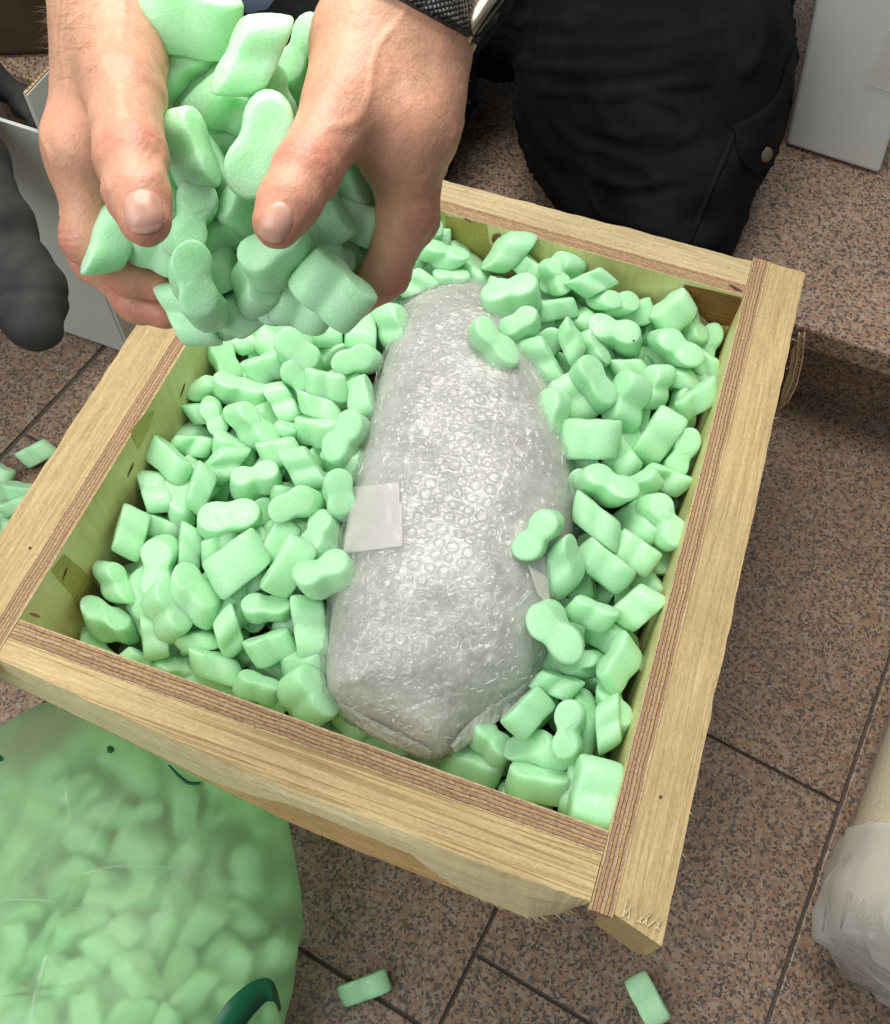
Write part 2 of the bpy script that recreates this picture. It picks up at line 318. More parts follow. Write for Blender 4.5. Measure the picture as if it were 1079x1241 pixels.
# ---------------------------------------------------------------- foam packing peanuts
def peanut_mesh(name, seed):
    """figure-eight strand of foam, cut at a slant: two lobes, a waist, slightly twisted"""
    r = np.random.default_rng(seed); n = 36; r1 = .0119 * r.uniform(.94, 1.06); r2 = r1 * r.uniform(.9, 1.06); hl = .043 / 2 - r1; T = .0235 * r.uniform(.86, 1.14)
    sh = r.uniform(-.6, .6); tw = r.uniform(-.5, .5); tilt = r.uniform(-.25, .25); kk = r.uniform(.0040, .0090); bend = r.uniform(-.12, .12)
    th = np.linspace(0, 2 * np.pi, n, endpoint=False); C, S = np.cos(th), np.sin(th)
    def prof(dl):
        lo, hi = np.zeros(n), np.full(n, .04)
        for _ in range(30):
            m_ = (lo + hi) / 2; x, y = m_ * C, m_ * S; y = y - bend * x
            a, b = np.hypot(x - hl, y) - r1, np.hypot(x + hl, y) - r2; h = np.maximum(kk - abs(a - b), 0) / kk
            d = np.minimum(a, b) - h * h * kk / 4 + dl; lo = np.where(d < 0, m_, lo); hi = np.where(d < 0, hi, m_)
        return lo * C, lo * S
    stops = [(-.522, -.38), (-.515, -.74), (-.5, .0022), (-.478, .0008), (-.42, .0001), (-.25, -.0004), (0, -.0005), (.25, -.0004), (.42, .0001), (.478, .0008), (.5, .0020), (.515, -.74), (.522, -.38)]
    V = []
    for t, dl in stops:
        x, y = prof(dl) if dl > -.01 else tuple(q * -dl for q in prof(.0032)); ang = tw * t; ca, sa = math.cos(ang), math.sin(ang)
        x2, y2 = x * ca - y * sa, x * sa + y * ca
        V.append(np.stack([x2 + sh * t * T * .85, y2 + tilt * t * T, t * T + sh * .3 * x2], 1))
    V = np.concatenate(V); m = len(stops); Fc = [q[::-1] for q in grid_faces(m, n, True)]
    nn = m * n; V = np.vstack([V, V[:n].mean(0), V[-n:].mean(0)]); b = n * (m - 1)
    Fc += [((j + 1) % n, j, nn) for j in range(n)] + [(b + j, b + (j + 1) % n, nn + 1) for j in range(n)]
    lump = np.array([mnoise.noise(Vector(p) * 60 + Vector((seed * 7.7, 0, 0))) for p in V]); nrm = V / (np.linalg.norm(V, axis=1, keepdims=True) + 1e-9)
    V = V + nrm * lump[:, None] * .0016
    ex = np.ptp(V, axis=0); V *= np.array([.0435, r1 * 2.08, T * 1.12]) / ex
    me = bpy.data.meshes.new(name); me.from_pydata(V.tolist(), [], Fc); me.materials.append(M['foam'])
    bm = bmesh.new(); bm.from_mesh(me); bmesh.ops.recalc_face_normals(bm, faces=bm.faces); bm.to_mesh(me); bm.free()
    me.polygons.foreach_set('use_smooth', np.ones(len(me.polygons), bool)); me.update(); return me
PM = [peanut_mesh('packing_peanut', 100 + k) for k in range(14)]
LP = .043
G_CR, G_HD, G_FL, G_BG = 'green foam peanuts filling the crate', 'green foam peanuts held in the hands', 'green foam peanuts lying on the floor', 'green foam peanuts inside the plastic bag'
def peanut(c, xa, za, scale, label, group, k):
    """one peanut at c, long axis xa, cut face towards za"""
    o = bpy.data.objects.new('packing_peanut', PM[k % len(PM)]); COL.objects.link(o)
    x = Vector(xa).normalized(); z = Vector(za); z = (z - x * z.dot(x)).normalized(); y = z.cross(x)
    o.matrix_world = Matrix.Translation(Vector(c)) @ Matrix((x, y, z)).transposed().to_4x4() @ Matrix.Diagonal((*(scale,) * 3, 1)) if not hasattr(scale, '__len__') else \
        Matrix.Translation(Vector(c)) @ Matrix((x, y, z)).transposed().to_4x4() @ Matrix.Diagonal((*scale, 1))
    tag(o, label, 'packing peanut', group); return o
def aim(u, v, depth, ang, ln, roll, k):
    """axes of a peanut seen at a pixel: image angle, length seen, roll about its long axis"""
    view = P(u, v, d=1) - CAM; view /= np.linalg.norm(view); rt = D.T @ np.array([1, 0, 0]); rt -= view * rt.dot(view); rt /= np.linalg.norm(rt); dn = np.cross(view, rt)
    true = ln * depth / F_PX; a = math.radians(ang); rr = random.Random(k * 31 + int(u) * 7 + int(v)); im = rt * math.cos(a) + dn * math.sin(a)
    q = true / LP; sc = 1.0
    if q >= .8: sc = min(1.18, max(.82, .96 * q)); pit = 0
    else: pit = math.acos(max(.35, q / .95)) * .9 * (1 if rr.random() < .7 else -1)
    up = im if im.dot(D.T @ np.array([0, -1, 0])) > 0 else -im       # which end points up the picture
    x = im * math.cos(pit) + (view if im.dot(up) > 0 else -view) * math.sin(pit)
    y = np.cross(-view, x); y /= np.linalg.norm(y); z = np.cross(x, y); ro = math.radians(roll)
    return x, z * math.cos(ro) + y * math.sin(ro), sc
DROP = [(150, 650, 4.3), (135, 755, 6.2), (250, 560, 4), (225, 520, 4.2), (265, 430, 3.8), (300, 400, 3), (400, 440, 1.6), (400, 600, 1.8), (397, 690, 1.2), (300, 800, 5.5), (370, 840, 5), (430, 880, 6.5), (480, 390, 1.6), (530, 320, 2),
        (530, 275, 1.6), (620, 310, 2), (690, 340, 2.4), (800, 390, 3.2), (870, 410, 4.4), (840, 480, 2.4), (655, 440, 1.2), (605, 415, -.6), (630, 395, .0), (653, 648, -.6), (690, 520, 1.6), (720, 600, 2), (798, 636, 2.4), (828, 550, 3.2),
        (674, 766, .8), (769, 744, 2.6), (746, 813, 3.2), (641, 864, 2.8), (597, 899, 5), (688, 889, 2.4), (654, 950, 4.2), (734, 883, 3), (725, 963, 1.2), (571, 930, 7.5), (240, 720, 4.2), (300, 690, 2.8)]
DA = np.array(DROP, float)
def drop(u, v):
    d2 = (DA[:, 0] - u) ** 2 + (DA[:, 1] - v) ** 2 + 60; wv = 1 / d2 ** 1.5; return float((wv * DA[:, 2]).sum() / wv.sum()) / 100
# seen in the photograph: u, v, angle, length px, roll, layer (1 = on top, 0, -1 = below)
C_ = """283,410,50,66,85,0;265,440,68,62,25,0;333,405,-62,70,80,0.4;362,432,38,72,5,1;325,452,-22,58,75,0;433,437,0,66,0,0.3;372,408,82,60,90,-.6;400,408,88,60,90,-.6;437,403,92,44,90,0;
293,478,14,72,55,0;304,518,58,74,45,.8;287,545,15,60,60,-.4;262,513,70,50,0,.2;248,500,-15,54,80,-.2;232,540,12,60,85,-.1;209,569,40,50,80,-.2;344,490,65,56,80,-.1;362,468,40,50,0,-.2;397,472,8,56,80,.5;389,500,8,64,90,-.1;436,482,80,42,70,.3;421,533,-58,74,15,.9;
328,510,55,52,90,-1;356,520,0,46,60,-1;385,528,20,42,60,-1;340,548,-14,56,80,.1;368,568,64,70,80,.7;268,568,-62,70,75,.4;244,602,-64,64,85,.3;219,603,80,42,20,0;312,588,-18,66,30,-.1;411,606,78,68,0,.8;422,563,0,46,60,-.8;
361,620,-8,72,0,.4;281,633,-11,84,25,.7;393,653,-68,54,35,-.3;288,683,-36,84,85,.9;349,688,-62,80,80,.8;338,660,-60,66,85,-.3;397,697,-20,82,35,1;268,662,-20,56,80,-.3;315,655,30,48,10,-.5;303,708,-28,58,85,-.6;324,740,0,64,35,0;377,760,84,80,85,.6;280,772,58,46,80,.2;333,792,-22,64,75,0;264,810,5,76,80,-.3;315,836,18,60,60,.1;375,845,55,78,35,.5;372,808,0,46,50,-.4;425,876,38,56,60,-.2;
161,649,-72,66,85,.3;193,686,-84,82,10,.4;149,711,70,64,45,-.5;135,755,8,80,35,0;233,668,-78,64,85,.1;200,637,20,52,80,-.7;191,602,78,46,85,-.3;237,725,35,82,40,1;205,745,62,80,40,.6;237,774,-20,58,80,-.4;192,776,82,62,85,-.4;178,731,60,50,50,-1;278,735,45,54,80,-.5;237,585,50,50,70,-.8;258,478,20,46,60,-.6;
302,383,-30,54,10,-.8;478,397,78,76,60,.5;502,352,-30,62,85,-.1;531,323,28,64,60,.5;529,272,60,46,40,.6;527,294,0,52,80,-.1;572,333,25,44,80,-.1;549,352,0,50,60,-.5;618,318,-58,70,70,.6;648,333,40,50,80,-.3;620,363,-14,78,40,1;631,396,-36,56,20,.9;596,419,48,78,45,1;653,440,66,74,80,.5;
681,335,-64,60,40,.2;708,354,50,48,40,-.4;716,371,-38,46,80,.1;738,382,20,44,40,-.4;675,378,-12,52,85,.2;667,355,60,48,20,0;700,388,-20,46,60,-.4;744,409,15,80,30,.8;693,418,52,58,75,.4;722,432,60,54,60,-.3;769,383,-18,46,80,0;811,383,-42,58,60,.6;793,378,-70,50,60,.1;866,411,-62,62,5,0;838,400,60,52,50,-.5;817,427,45,80,30,.9;858,448,20,56,80,-.2;843,487,-28,68,80,.6;
717,471,55,74,45,.8;760,487,-70,80,45,.9;757,445,-10,52,85,-.1;794,471,-75,62,40,.1;820,466,0,50,70,-.8;667,507,-76,80,40,.9;695,487,62,66,85,-.3;714,536,3,80,85,.5;797,531,-58,78,85,.7;828,553,-56,72,5,.4;753,558,48,60,85,-.3;729,592,35,82,40,.9;703,595,70,54,10,.2;802,586,30,68,85,-.6;775,597,-30,52,60,0;798,636,58,78,20,.7;721,639,30,80,85,.5;653,648,-52,78,15,1;684,687,76,78,60,.6;733,686,40,80,85,.5;766,675,36,60,85,-.1;
770,640,60,48,60,-.8;674,766,48,90,0,1;712,751,30,62,65,.1;769,744,-46,66,85,.6;746,813,-50,76,65,.6;710,798,-40,60,30,-.4;673,831,25,64,80,.2;641,864,-50,56,80,.8;688,889,-87,80,0,.8;734,883,80,70,85,.4;597,899,46,70,40,.3;649,915,0,52,30,-.5;654,950,10,84,60,.4;725,963,-76,90,75,.8;571,932,15,80,40,-.3;757,868,70,56,30,-.4;790,705,60,60,80,-.7;735,775,30,56,60,-.7;765,790,80,60,60,-.8;705,880,60,54,60,-1;460,345,60,60,60,-.4;488,330,-30,60,70,-.4;440,375,-60,62,80,-.4;410,380,70,60,60,-.6;340,375,20,64,70,-.5;310,410,70,60,80,-.8;280,380,-40,60,60,-.8;560,305,40,56,60,-.4;670,318,-40,52,60,-.4;740,350,30,50,60,-.7"""
items = []
cell = [tuple(float(x) for x in s.split(',')) for s in C_.replace('\n', '').split(';') if s.strip()]
for k, (u, v, a, ln, ro, ly) in enumerate(cell):
    z = RIM - drop(u, v) - .013 + ly * .012; c = P(u, v, z=z); items.append([u, v, a, ln, ro, c, True])
fr = random.Random(3)
for i in range(24):                                                   # the layer below, seen in the gaps
    for j in range(14):
        x, y = X0 + .022 + (i % 12) * .0344 + (.015 if i > 11 else 0) + fr.uniform(-.008, .008), Y0 + .02 + j * .0333 + fr.uniform(-.008, .008)
        x = min(X1 - .02, max(X0 + .02, x)); y = min(Y1 - .018, max(Y0 + .018, y))
        r_ = D @ (np.array([x, y, RIM - .05]) - CAM); u, v = CU + F_PX * r_[0] / r_[2], CV + F_PX * r_[1] / r_[2]
        if ((u - 545) / 120) ** 2 + ((v - 640) / 235) ** 2 < 1: continue
        items.append([u, v, fr.uniform(0, 180), fr.uniform(55, 80), fr.choice((10, 40, 80, 90)), np.array([x, y, RIM - drop(u, v) - .013 - fr.uniform(.017, .027) - (.024 if i > 11 else 0)]), False])
cen = np.array([q[5] for q in items]); axs = []
for k, (u, v, a, ln, ro, c, vis) in enumerate(items):
    axs.append(aim(u, v, (D @ (c - CAM))[2], a, ln, ro, k))
lob = np.array([q[0] for q in axs]) * .0105
for it in range(60):                                                  # settle: push overlapping neighbours apart, mostly up and down
    mv = np.zeros_like(cen); N = len(cen)
    dd = cen[:, None] - cen[None]; near = (np.abs(dd).max(2) < .055)
    for i in range(N):
        for j_ in np.nonzero(near[i])[0]:
            if j_ <= i: continue
            for si in (-1, 1):
                for sj in (-1, 1):
                    e = cen[i] + si * lob[i] - cen[j_] - sj * lob[j_]; n_ = np.linalg.norm(e)
                    if n_ < .0195:
                        pu = e / (n_ + 1e-6) * (.0195 - n_) * .10; pu[:2] *= .25; pu[2] += math.copysign((.0195 - n_) * .05, dd[i, j_, 2])
                        mv[i] += pu; mv[j_] -= pu
    cen += np.clip(mv, -.004, .004)
    cen[:, 0] = np.clip(cen[:, 0], X0 + .014, X1 - .013); cen[:, 1] = np.clip(cen[:, 1], Y0 + .014, Y1 - .014)
WORDS = ('figure-eight', 'ridged', 'stubby')
def shape_word(a, ln, ro): 
    s_ = WORDS[2] if ln < 53 else WORDS[0] if ro < 48 else WORDS[1]; a = a % 180
    return s_, 'crosswise' if a < 22 or a > 158 else 'upright' if 68 < a < 112 else 'slanting'
def place_word(u, v):
    if u < 490:
        if v < 455: return 'below the hands'
        wall = 238.7 - .616 * (v - 397)
        if v > 742 + .385 * (u - 40) - 75: return 'by the front wall left of the parcel'
        if u - wall < 110: return 'along the left wall'
        return 'beside the parcel on its left' if u > 365 else 'mid left of the crate'
    if v < 355: return 'along the far wall behind the parcel'
    wall = 908.7 - .236 * (v - 318)
    if v > 742 + .385 * (u - 40) - 95: return 'by the front wall right of the parcel'
    if wall - u < 75: return 'along the right wall'
    return 'beside the parcel on its right' if u < 712 else 'mid right of the crate'
special = {(596, 419): 'pale green foam peanut lying on the bubble wrap, largest at its upper right', (631, 396): 'small bright foam peanut beside the one on the upper right of the bubble wrap',
           (653, 648): 'green foam peanut overlapping the right edge of the bubble-wrapped parcel', (725, 963): 'big foam peanut in the near right corner touching the crate rim',
           (135, 755): 'green foam peanut lying in the near left corner of the crate', (866, 411): 'figure-eight foam peanut in the far right corner of the crate', (688, 889): 'upright figure-eight foam peanut near the front of the crate, right of the parcel',
           (397, 697): 'foam peanut resting against the left edge of the bubble wrap below the tape', (620, 363): 'long foam peanut over the top end of the bubble-wrapped parcel', (411, 606): 'upright figure-eight foam peanut just left of the tape on the parcel'}
FILL = []; lab = {}
for k, (u, v, a, ln, ro, c0, vis) in enumerate(items):
    lb = special.get((int(u), int(v))) if vis else None
    if lb is None and vis: s_, d_ = shape_word(a, ln, ro); lb = f'{d_} {s_} peanut {place_word(u, v)}'
    lab.setdefault(lb or 'under', []).append(k)
NUM = ('two', 'three', 'four', 'five', 'six', 'seven', 'eight', 'nine', 'ten', 'eleven', 'twelve'); NTH = ('', 'second ', 'third ', 'fourth ', 'fifth ', 'sixth ')
def order_word(i, n):
    if n == 2: return ('farther', 'nearer')[i] + ' of two'
    if n > 12: return ''
    return (NTH[i] + 'farthest' if i < (n + 1) // 2 else NTH[n - 1 - i] + 'nearest') + ' of ' + NUM[n - 2]
name_of = {}
for lb, ks in lab.items():
    if lb == 'under': continue
    ks.sort(key=lambda k: items[k][1])
    for i, k in enumerate(ks): name_of[k] = lb if len(ks) == 1 or len(ks) > 12 else order_word(i, len(ks)) + ' ' + lb
for k, (u, v, a, ln, ro, c0, vis) in enumerate(items):
    x, z, sc = axs[k]
    o = peanut(cen[k], x, z, sc, name_of.get(k) or 'foam peanut half hidden in the lower layer ' + place_word(u, v), G_CR, k * 5 + 3)
    if not vis: FILL.append(o)
# ---------------------------------------------------------------- bubble-wrapped parcel
ST = [(503, 360, 577, 349, .012, .2), (489, 372, 602, 362, .030, .1), (472, 425, 634, 420, .046, 0), (449, 515, 672, 505, .055, 0), (430, 600, 692, 590, .058, 0), (413, 680, 692, 670, .058, 0), (402, 755, 674, 745, .056, 0),
      (396, 828, 655, 805, .048, .1), (408, 852, 632, 838, .040, .2), (440, 876, 600, 862, .030, .3), (484, 898, 570, 886, .020, .5), (524, 918, 546, 911, .006, .8)]
nu, nv_ = 210, 220; si = np.arange(len(ST)); ss = np.linspace(0, len(ST) - 1, nu)
def smooth_interp(x, xp, fp):
    i = np.clip(np.floor(x).astype(int), 0, len(xp) - 2); t = x - i; p0 = fp[np.maximum(i - 1, 0)]; p1 = fp[i]; p2 = fp[i + 1]; p3 = fp[np.minimum(i + 2, len(xp) - 1)]
    return .5 * (2 * p1 + (p2 - p0) * t + (2 * p0 - 5 * p1 + 4 * p2 - p3) * t ** 2 + (3 * p1 - p0 - 3 * p2 + p3) * t ** 3)
ZC = RIM - .052
Lp = np.array([P(a, b, z=ZC - .012 * q[5]) for q in ST for a, b in [(q[0], q[1])]]); Rp = np.array([P(q[2], q[3], z=ZC - .012 * q[5]) for q in ST]); Hh = np.array([q[4] for q in ST])
Ls, Rs = (np.stack([smooth_interp(ss, si, A[:, k]) for k in range(3)], 1) for A in (Lp, Rp)); Hs = smooth_interp(ss, si, Hh)
def parcel_pts(off, disp):
    V = []
    for i in range(nu):
        mid, hw = (Ls[i] + Rs[i]) / 2, (Rs[i] - Ls[i]) / 2
        ph = np.linspace(0, 2 * np.pi, nv_, endpoint=False); c, s_ = np.cos(ph), np.sin(ph); ex = .80 + .55 * min(1, max(0, (ss[i] - 7.6) / 2))
        a = np.sign(c) * np.abs(c) ** ex; b = np.sign(s_) * np.abs(s_) ** ex
        wdt = np.linalg.norm(hw); k = (wdt + off) / wdt
        V.append(mid + hw * k * a[:, None] + np.array([0, 0, 1]) * ((Hs[i] + off) * b * np.where(b < 0, 1.0, 1.0))[:, None])
    V = np.array(V); du = np.gradient(V, axis=0); dv_ = np.roll(V, -1, 1) - np.roll(V, 1, 1); N = np.cross(du, dv_); N /= np.linalg.norm(N, axis=2, keepdims=True) + 1e-9
    if (N[nu // 2, nv_ // 4, 2] < 0): N = -N
    return (V + N * disp[..., None]), N
flat0, N0 = parcel_pts(0, np.zeros((nu, nv_)))
arc_u = np.cumsum(np.r_[0, np.linalg.norm(np.diff(flat0[:, nv_ // 4], axis=0), axis=1)]); rad = np.linalg.norm(np.roll(flat0, -1, 1) - flat0, axis=2); arc_v = np.cumsum(rad, 1); arc_v -= arc_v[:, nv_ // 4][:, None]
U2 = np.repeat(arc_u[:, None], nv_, 1); V2 = arc_v
U3 = U2 + .004 * np.sin(V2 * 40); pt = .0112; row = np.floor(V3 / (pt * .866)) if False else np.floor(V2 / (pt * .866)); uu = (U3 / pt + .5 * (row % 2)); du_, dv2 = (uu - np.floor(uu) - .5) * pt, (V2 / (pt * .866) - row - .5) * pt * .866
rb = np.hypot(du_, dv2); bub = np.clip(1 - (rb / .0050) ** 4, 0, 1) ** .5 * .0017
fl = flat0.reshape(-1, 3)
n_lo = fnoise(fl, 28, 1).reshape(nu, nv_); n_mid = fnoise(fl * [1, 1.0, 1], 110, 2).reshape(nu, nv_); n_cr = fnoise(fl * [1.0, 1.8, 1], 170, 3).reshape(nu, nv_); n_c2 = fnoise(fl, 330, 4).reshape(nu, nv_)
popped = (fnoise(np.stack([np.floor(uu).ravel() * .11, row.ravel() * .13, 0 * row.ravel()], 1), 9, 5).reshape(nu, nv_) > -.05) * .85 + .15
parcel = empty('bubble_wrapped_parcel', P(545, 640, z=.17), 'long bulging parcel in crinkled clear bubble wrap lying among the green peanuts', 'parcel')
tc = NT('wrap_core'); c = tc.coord(); nn = tc.noise(tc.coord((1, 1.5, 1)), 26, 5, .6, .6); nf = tc.noise(c, 160, 4)
col = tc.mix(.2, tc.ramp(nn, [(.30, (.37, .365, .34)), (.5, (.48, .475, .445)), (.70, (.57, .56, .53))]), tc.ramp(nf, [(.3, (.3, .3, .3)), (.7, (.7, .7, .7))]), 'OVERLAY')
tc.pbsdf(col, .45, .4, tc.bump(nf, .4, .001))
core_d = n_lo * .0020 + bub * popped * .22 + n_mid * .0003
Vc, _ = parcel_pts(0, core_d); Vc[:, :, 2] = np.maximum(Vc[:, :, 2], .06)
ff = grid_faces(nu, nv_, True) + [tuple(range(nv_)), tuple(range(nu * nv_ - nv_, nu * nv_))[::-1]]
mesh('wrapped_core', Vc.reshape(-1, 3), ff, tc.m, parcel, smooth=True)
tf = NT('clear_film'); tr = tf.n('ShaderNodeBsdfTransparent'); gl = tf.n('ShaderNodeBsdfGlossy', Roughness=.13); df = tf.n('ShaderNodeBsdfTranslucent'); d2 = tf.n('ShaderNodeBsdfDiffuse')
for x in (df, d2): x.inputs[0].default_value = (.86, .86, .84, 1)
c = tf.coord((1, 1.6, 1)); rn = tf.noise(c, 170, 3, .5, 1.2); vb_ = tf.vor(tf.coord(), 92, rnd=.25); rg_ = tf.ramp(vb_.outputs[0], [(.30, (.0,) * 3), (.40, (1,) * 3), (.46, (.25,) * 3), (.6, (0,) * 3)])
lines_ = tf.math('MULTIPLY', tf.ramp(tf.noise(tf.coord((1, 2.2, 1), rot=(0, 0, .25)), 95, 3, .6, 1.0), [(.475, (0,) * 3), (.5, (1,) * 3), (.525, (0,) * 3)]), tf.ramp(tf.noise(tf.coord(), 38, 3), [(.45, (0,) * 3), (.62, (1,) * 3)]))
bp_ = tf.bump(tf.math('ADD', tf.math('MULTIPLY_ADD', rg_, .55, rn), lines_), .75, .0016); tf.l(bp_, gl.inputs['Normal'])
lw_ = tf.n('ShaderNodeLayerWeight', Blend=.5); tf.l(bp_, lw_.inputs['Normal']); fr_ = tf.math('MULTIPLY_ADD', tf.math('POWER', lw_.outputs['Facing'], 3.5), .5, .105)
ms = tf.n('ShaderNodeMixShader'); tf.l(df.outputs[0], ms.inputs[1]); tf.l(d2.outputs[0], ms.inputs[2])
m2 = tf.n('ShaderNodeMixShader'); tf.l(tf.math('MULTIPLY_ADD', lines_, .30, tf.math('MULTIPLY_ADD', rg_, .13, tf.ramp(tf.noise(tf.coord(), 70, 4, .6), [(.35, (.04,) * 3), (.7, (.22,) * 3)]))), m2.inputs[0]); tf.l(tr.outputs[0], m2.inputs[1]); tf.l(ms.outputs[0], m2.inputs[2])  # folds and bubble rings scatter whiter, partly painting in their glints
m3 = tf.n('ShaderNodeMixShader'); tf.l(fr_, m3.inputs[0]); tf.l(m2.outputs[0], m3.inputs[1]); tf.l(gl.outputs[0], m3.inputs[2]); tf.l(m3.outputs[0], tf.out.inputs[0]); M['film'] = tf.m
ridge = np.maximum(0, .16 - np.abs(n_cr)) / .16; ridge2 = np.maximum(0, .14 - np.abs(n_c2)) / .14
wrk = fnoise(fl @ np.array([[.9, .44, 0], [-.44, .9, 0], [0, 0, 1]]).T * [1.0, .28, .6], 120, 14).reshape(nu, nv_); wr2 = fnoise(fl @ np.array([[.8, -.6, 0], [.6, .8, 0], [0, 0, 1]]).T * [1.0, .25, .6], 85, 15).reshape(nu, nv_)
film_d = (np.maximum(0, .16 - np.abs(wrk)) / .16) ** 1.5 * .0016 * np.clip(n_lo * 3 + .6, 0, 1) + (np.maximum(0, .14 - np.abs(wr2)) / .14) ** 1.5 * .0016 * np.clip(.5 - n_lo * 3, 0, 1) + .0026 + n_lo * .0024 + bub * .35 * popped + ridge ** 2 * .0013 * (n_mid > -.1) + ridge2 ** 2 * .0006
Vf, Nf = parcel_pts(.0008, film_d); Vf[:, :, 2] = np.maximum(Vf[:, :, 2], .058)
mesh('bubble_film', Vf.reshape(-1, 3), ff, M['film'], parcel, smooth=True)
# thin pale ridges on the film, put in for glints off bubble rims
V = []; Fc = []; rr = np.random.default_rng(12)
def ridge_strip(i0, j0, ang, ln, wd, hgt, curve):
    i, j_ = float(i0), float(j0); pts = []
    st = 5
    for k in range(st):
        ii, jj = int(np.clip(i, 1, nu - 2)), int(j_) % nv_; pts.append((Vf[ii, jj], Nf[ii, jj]))
        i += math.cos(ang) * ln / st / .0013; j_ += math.sin(ang) * ln / st / max(5e-4, rad[ii, jj]); ang += curve
    b = len(V)
    for k, (p, n_) in enumerate(pts):
        d = pts[min(k + 1, st - 1)][0] - pts[max(k - 1, 0)][0]; s_ = np.cross(d, n_); s_ /= np.linalg.norm(s_) + 1e-9; q = math.sin(math.pi * (k + .25) / (st - .5))
        V.extend([p - s_ * wd * q, p + n_ * hgt * q, p + s_ * wd * q])
    for k in range(st - 1):
        for m_ in range(2): Fc.append((b + 3 * k + m_, b + 3 * k + m_ + 1, b + 3 * k + m_ + 4, b + 3 * k + m_ + 3))
for k in range(420):
    i0, j0 = rr.uniform(8, nu - 8), rr.uniform(2, nv_ / 2 - 2); dens = .5 + .9 * fnoise([flat0[int(i0), int(j0)]], 22, 9)[0]
    if rr.random() > dens * .8 or rr.random() > (rad[int(i0), int(j0)] / .0016): continue
    if rr.random() < .45: ridge_strip(i0, j0, rr.uniform(0, 6.28), rr.uniform(.004, .008), .00022, .0004, rr.choice([-1, 1]) * rr.uniform(.3, .55))
    else: ridge_strip(i0, j0, rr.normal(1.2, .6), rr.uniform(.004, .013), .00022, .0005, rr.normal(0, .12))
tr_ = NT('crease_glint'); tr_.pbsdf((.80, .80, .77), .22, .7); tag(mesh('crease_glints', V, Fc, tr_.m, parcel), kind='stuff')
# strips of packing tape stuck on the wrap
tt_ = NT('tape'); c = tt_.coord(); tw_ = tt_.noise(tt_.coord((1, 2.5, 1), rot=(0, 0, .5)), 120, 3); tt_.pbsdf((.78, .76, .71), .25, .5, tt_.bump(tw_, .3, .002), Alpha=.42)
from mathutils.bvhtree import BVHTree
bv_par = BVHTree.FromPolygons([tuple(p) for p in Vf.reshape(-1, 3)], ff[:-2])
def cast(bv, u, v):
    d = P(u, v, d=1) - CAM; d /= np.linalg.norm(d); h = bv.ray_cast(Vector(CAM), Vector(d)); return (np.array(h[0]), np.array(h[1])) if h[0] is not None else (None, None)
def patch(name, bv, tl, tr2, br, bl, n1, n2, off, mat, par, notch=None):
    V = []; prev = None
    for a in np.linspace(0, 1, n1):
        for b in np.linspace(0, 1, n2):
            u = (1 - a) * ((1 - b) * tl[0] + b * tr2[0]) + a * ((1 - b) * bl[0] + b * br[0]); v = (1 - a) * ((1 - b) * tl[1] + b * tr2[1]) + a * ((1 - b) * bl[1] + b * br[1])
            p, n_ = cast(bv, u, v)
            if p is None: p = P(u, v, d=(D @ (prev - CAM))[2]); n_ = np.array([0, 0, 1.])
            prev = p; q = (CAM - p) / np.linalg.norm(CAM - p); V.append(p + q * off)
    f = grid_faces(n1, n2)
    if notch: f = [x for x in f if not notch(x[0] // n2 / n1, x[0] % n2 / n2)]
    o = mesh(name, V, f, mat, par, smooth=True); s_ = o.modifiers.new('thickness', 'SOLIDIFY'); s_.thickness = .0005; s_.offset = 0; return o
patch('tape', bv_par, (426, 590), (488, 583), (489, 662), (416, 671), 22, 18, .0022, tt_.m, parcel, lambda a, b: b > .84 and a < .28)
patch('tape', bv_par, (640, 684), (664, 700), (668, 738), (652, 720), 10, 8, .0022, tt_.m, parcel)

# pinched film edges to the near corner, added pale for crease highlights
def flange(side, i0, i1, wd):
    V = []; r_ = np.random.default_rng(5)
    E_ = Rs if side > 0 else Ls
    for i in range(i0, i1):
        d = (Rs[i] - Ls[i]) * side; d /= np.linalg.norm(d); t_ = E_[min(i + 1, nu - 1)] - E_[i - 1]; t_ /= np.linalg.norm(t_); o_ = np.array([-t_[1], t_[0], 0]) * (1 if np.dot(np.array([-t_[1], t_[0], 0]), d) > 0 else -1)
        f_ = math.sin(math.pi * min(1, (i - i0) / (i1 - i0) * 1.0 * .90 + .02)) ** .6
        for q in np.linspace(-.4, 1, 7): V.append(E_[i] + o_ * q * wd * f_ + np.array([0, 0, .010 * (1 - max(0, q)) + .0022 * mnoise.noise(Vector(E_[i] * 260 + q * 2.0)) + .002]))
    o = mesh('film_edge', V, grid_faces(i1 - i0, 7), M['film_edge'], parcel, smooth=True); o.modifiers.new('thickness', 'SOLIDIFY').thickness = .0004
te_ = NT('film_edge'); c = te_.coord((1, 1, 1)); en = te_.noise(c, 300, 4, .6, .8); te_.pbsdf((.80, .80, .78), .16, .8, te_.bump(en, .9, .003), Alpha=.75); M['film_edge'] = te_.m
flange(1, int(nu * .60), nu - 1, .0075); flange(-1, int(nu * .74), nu - 1, .006)
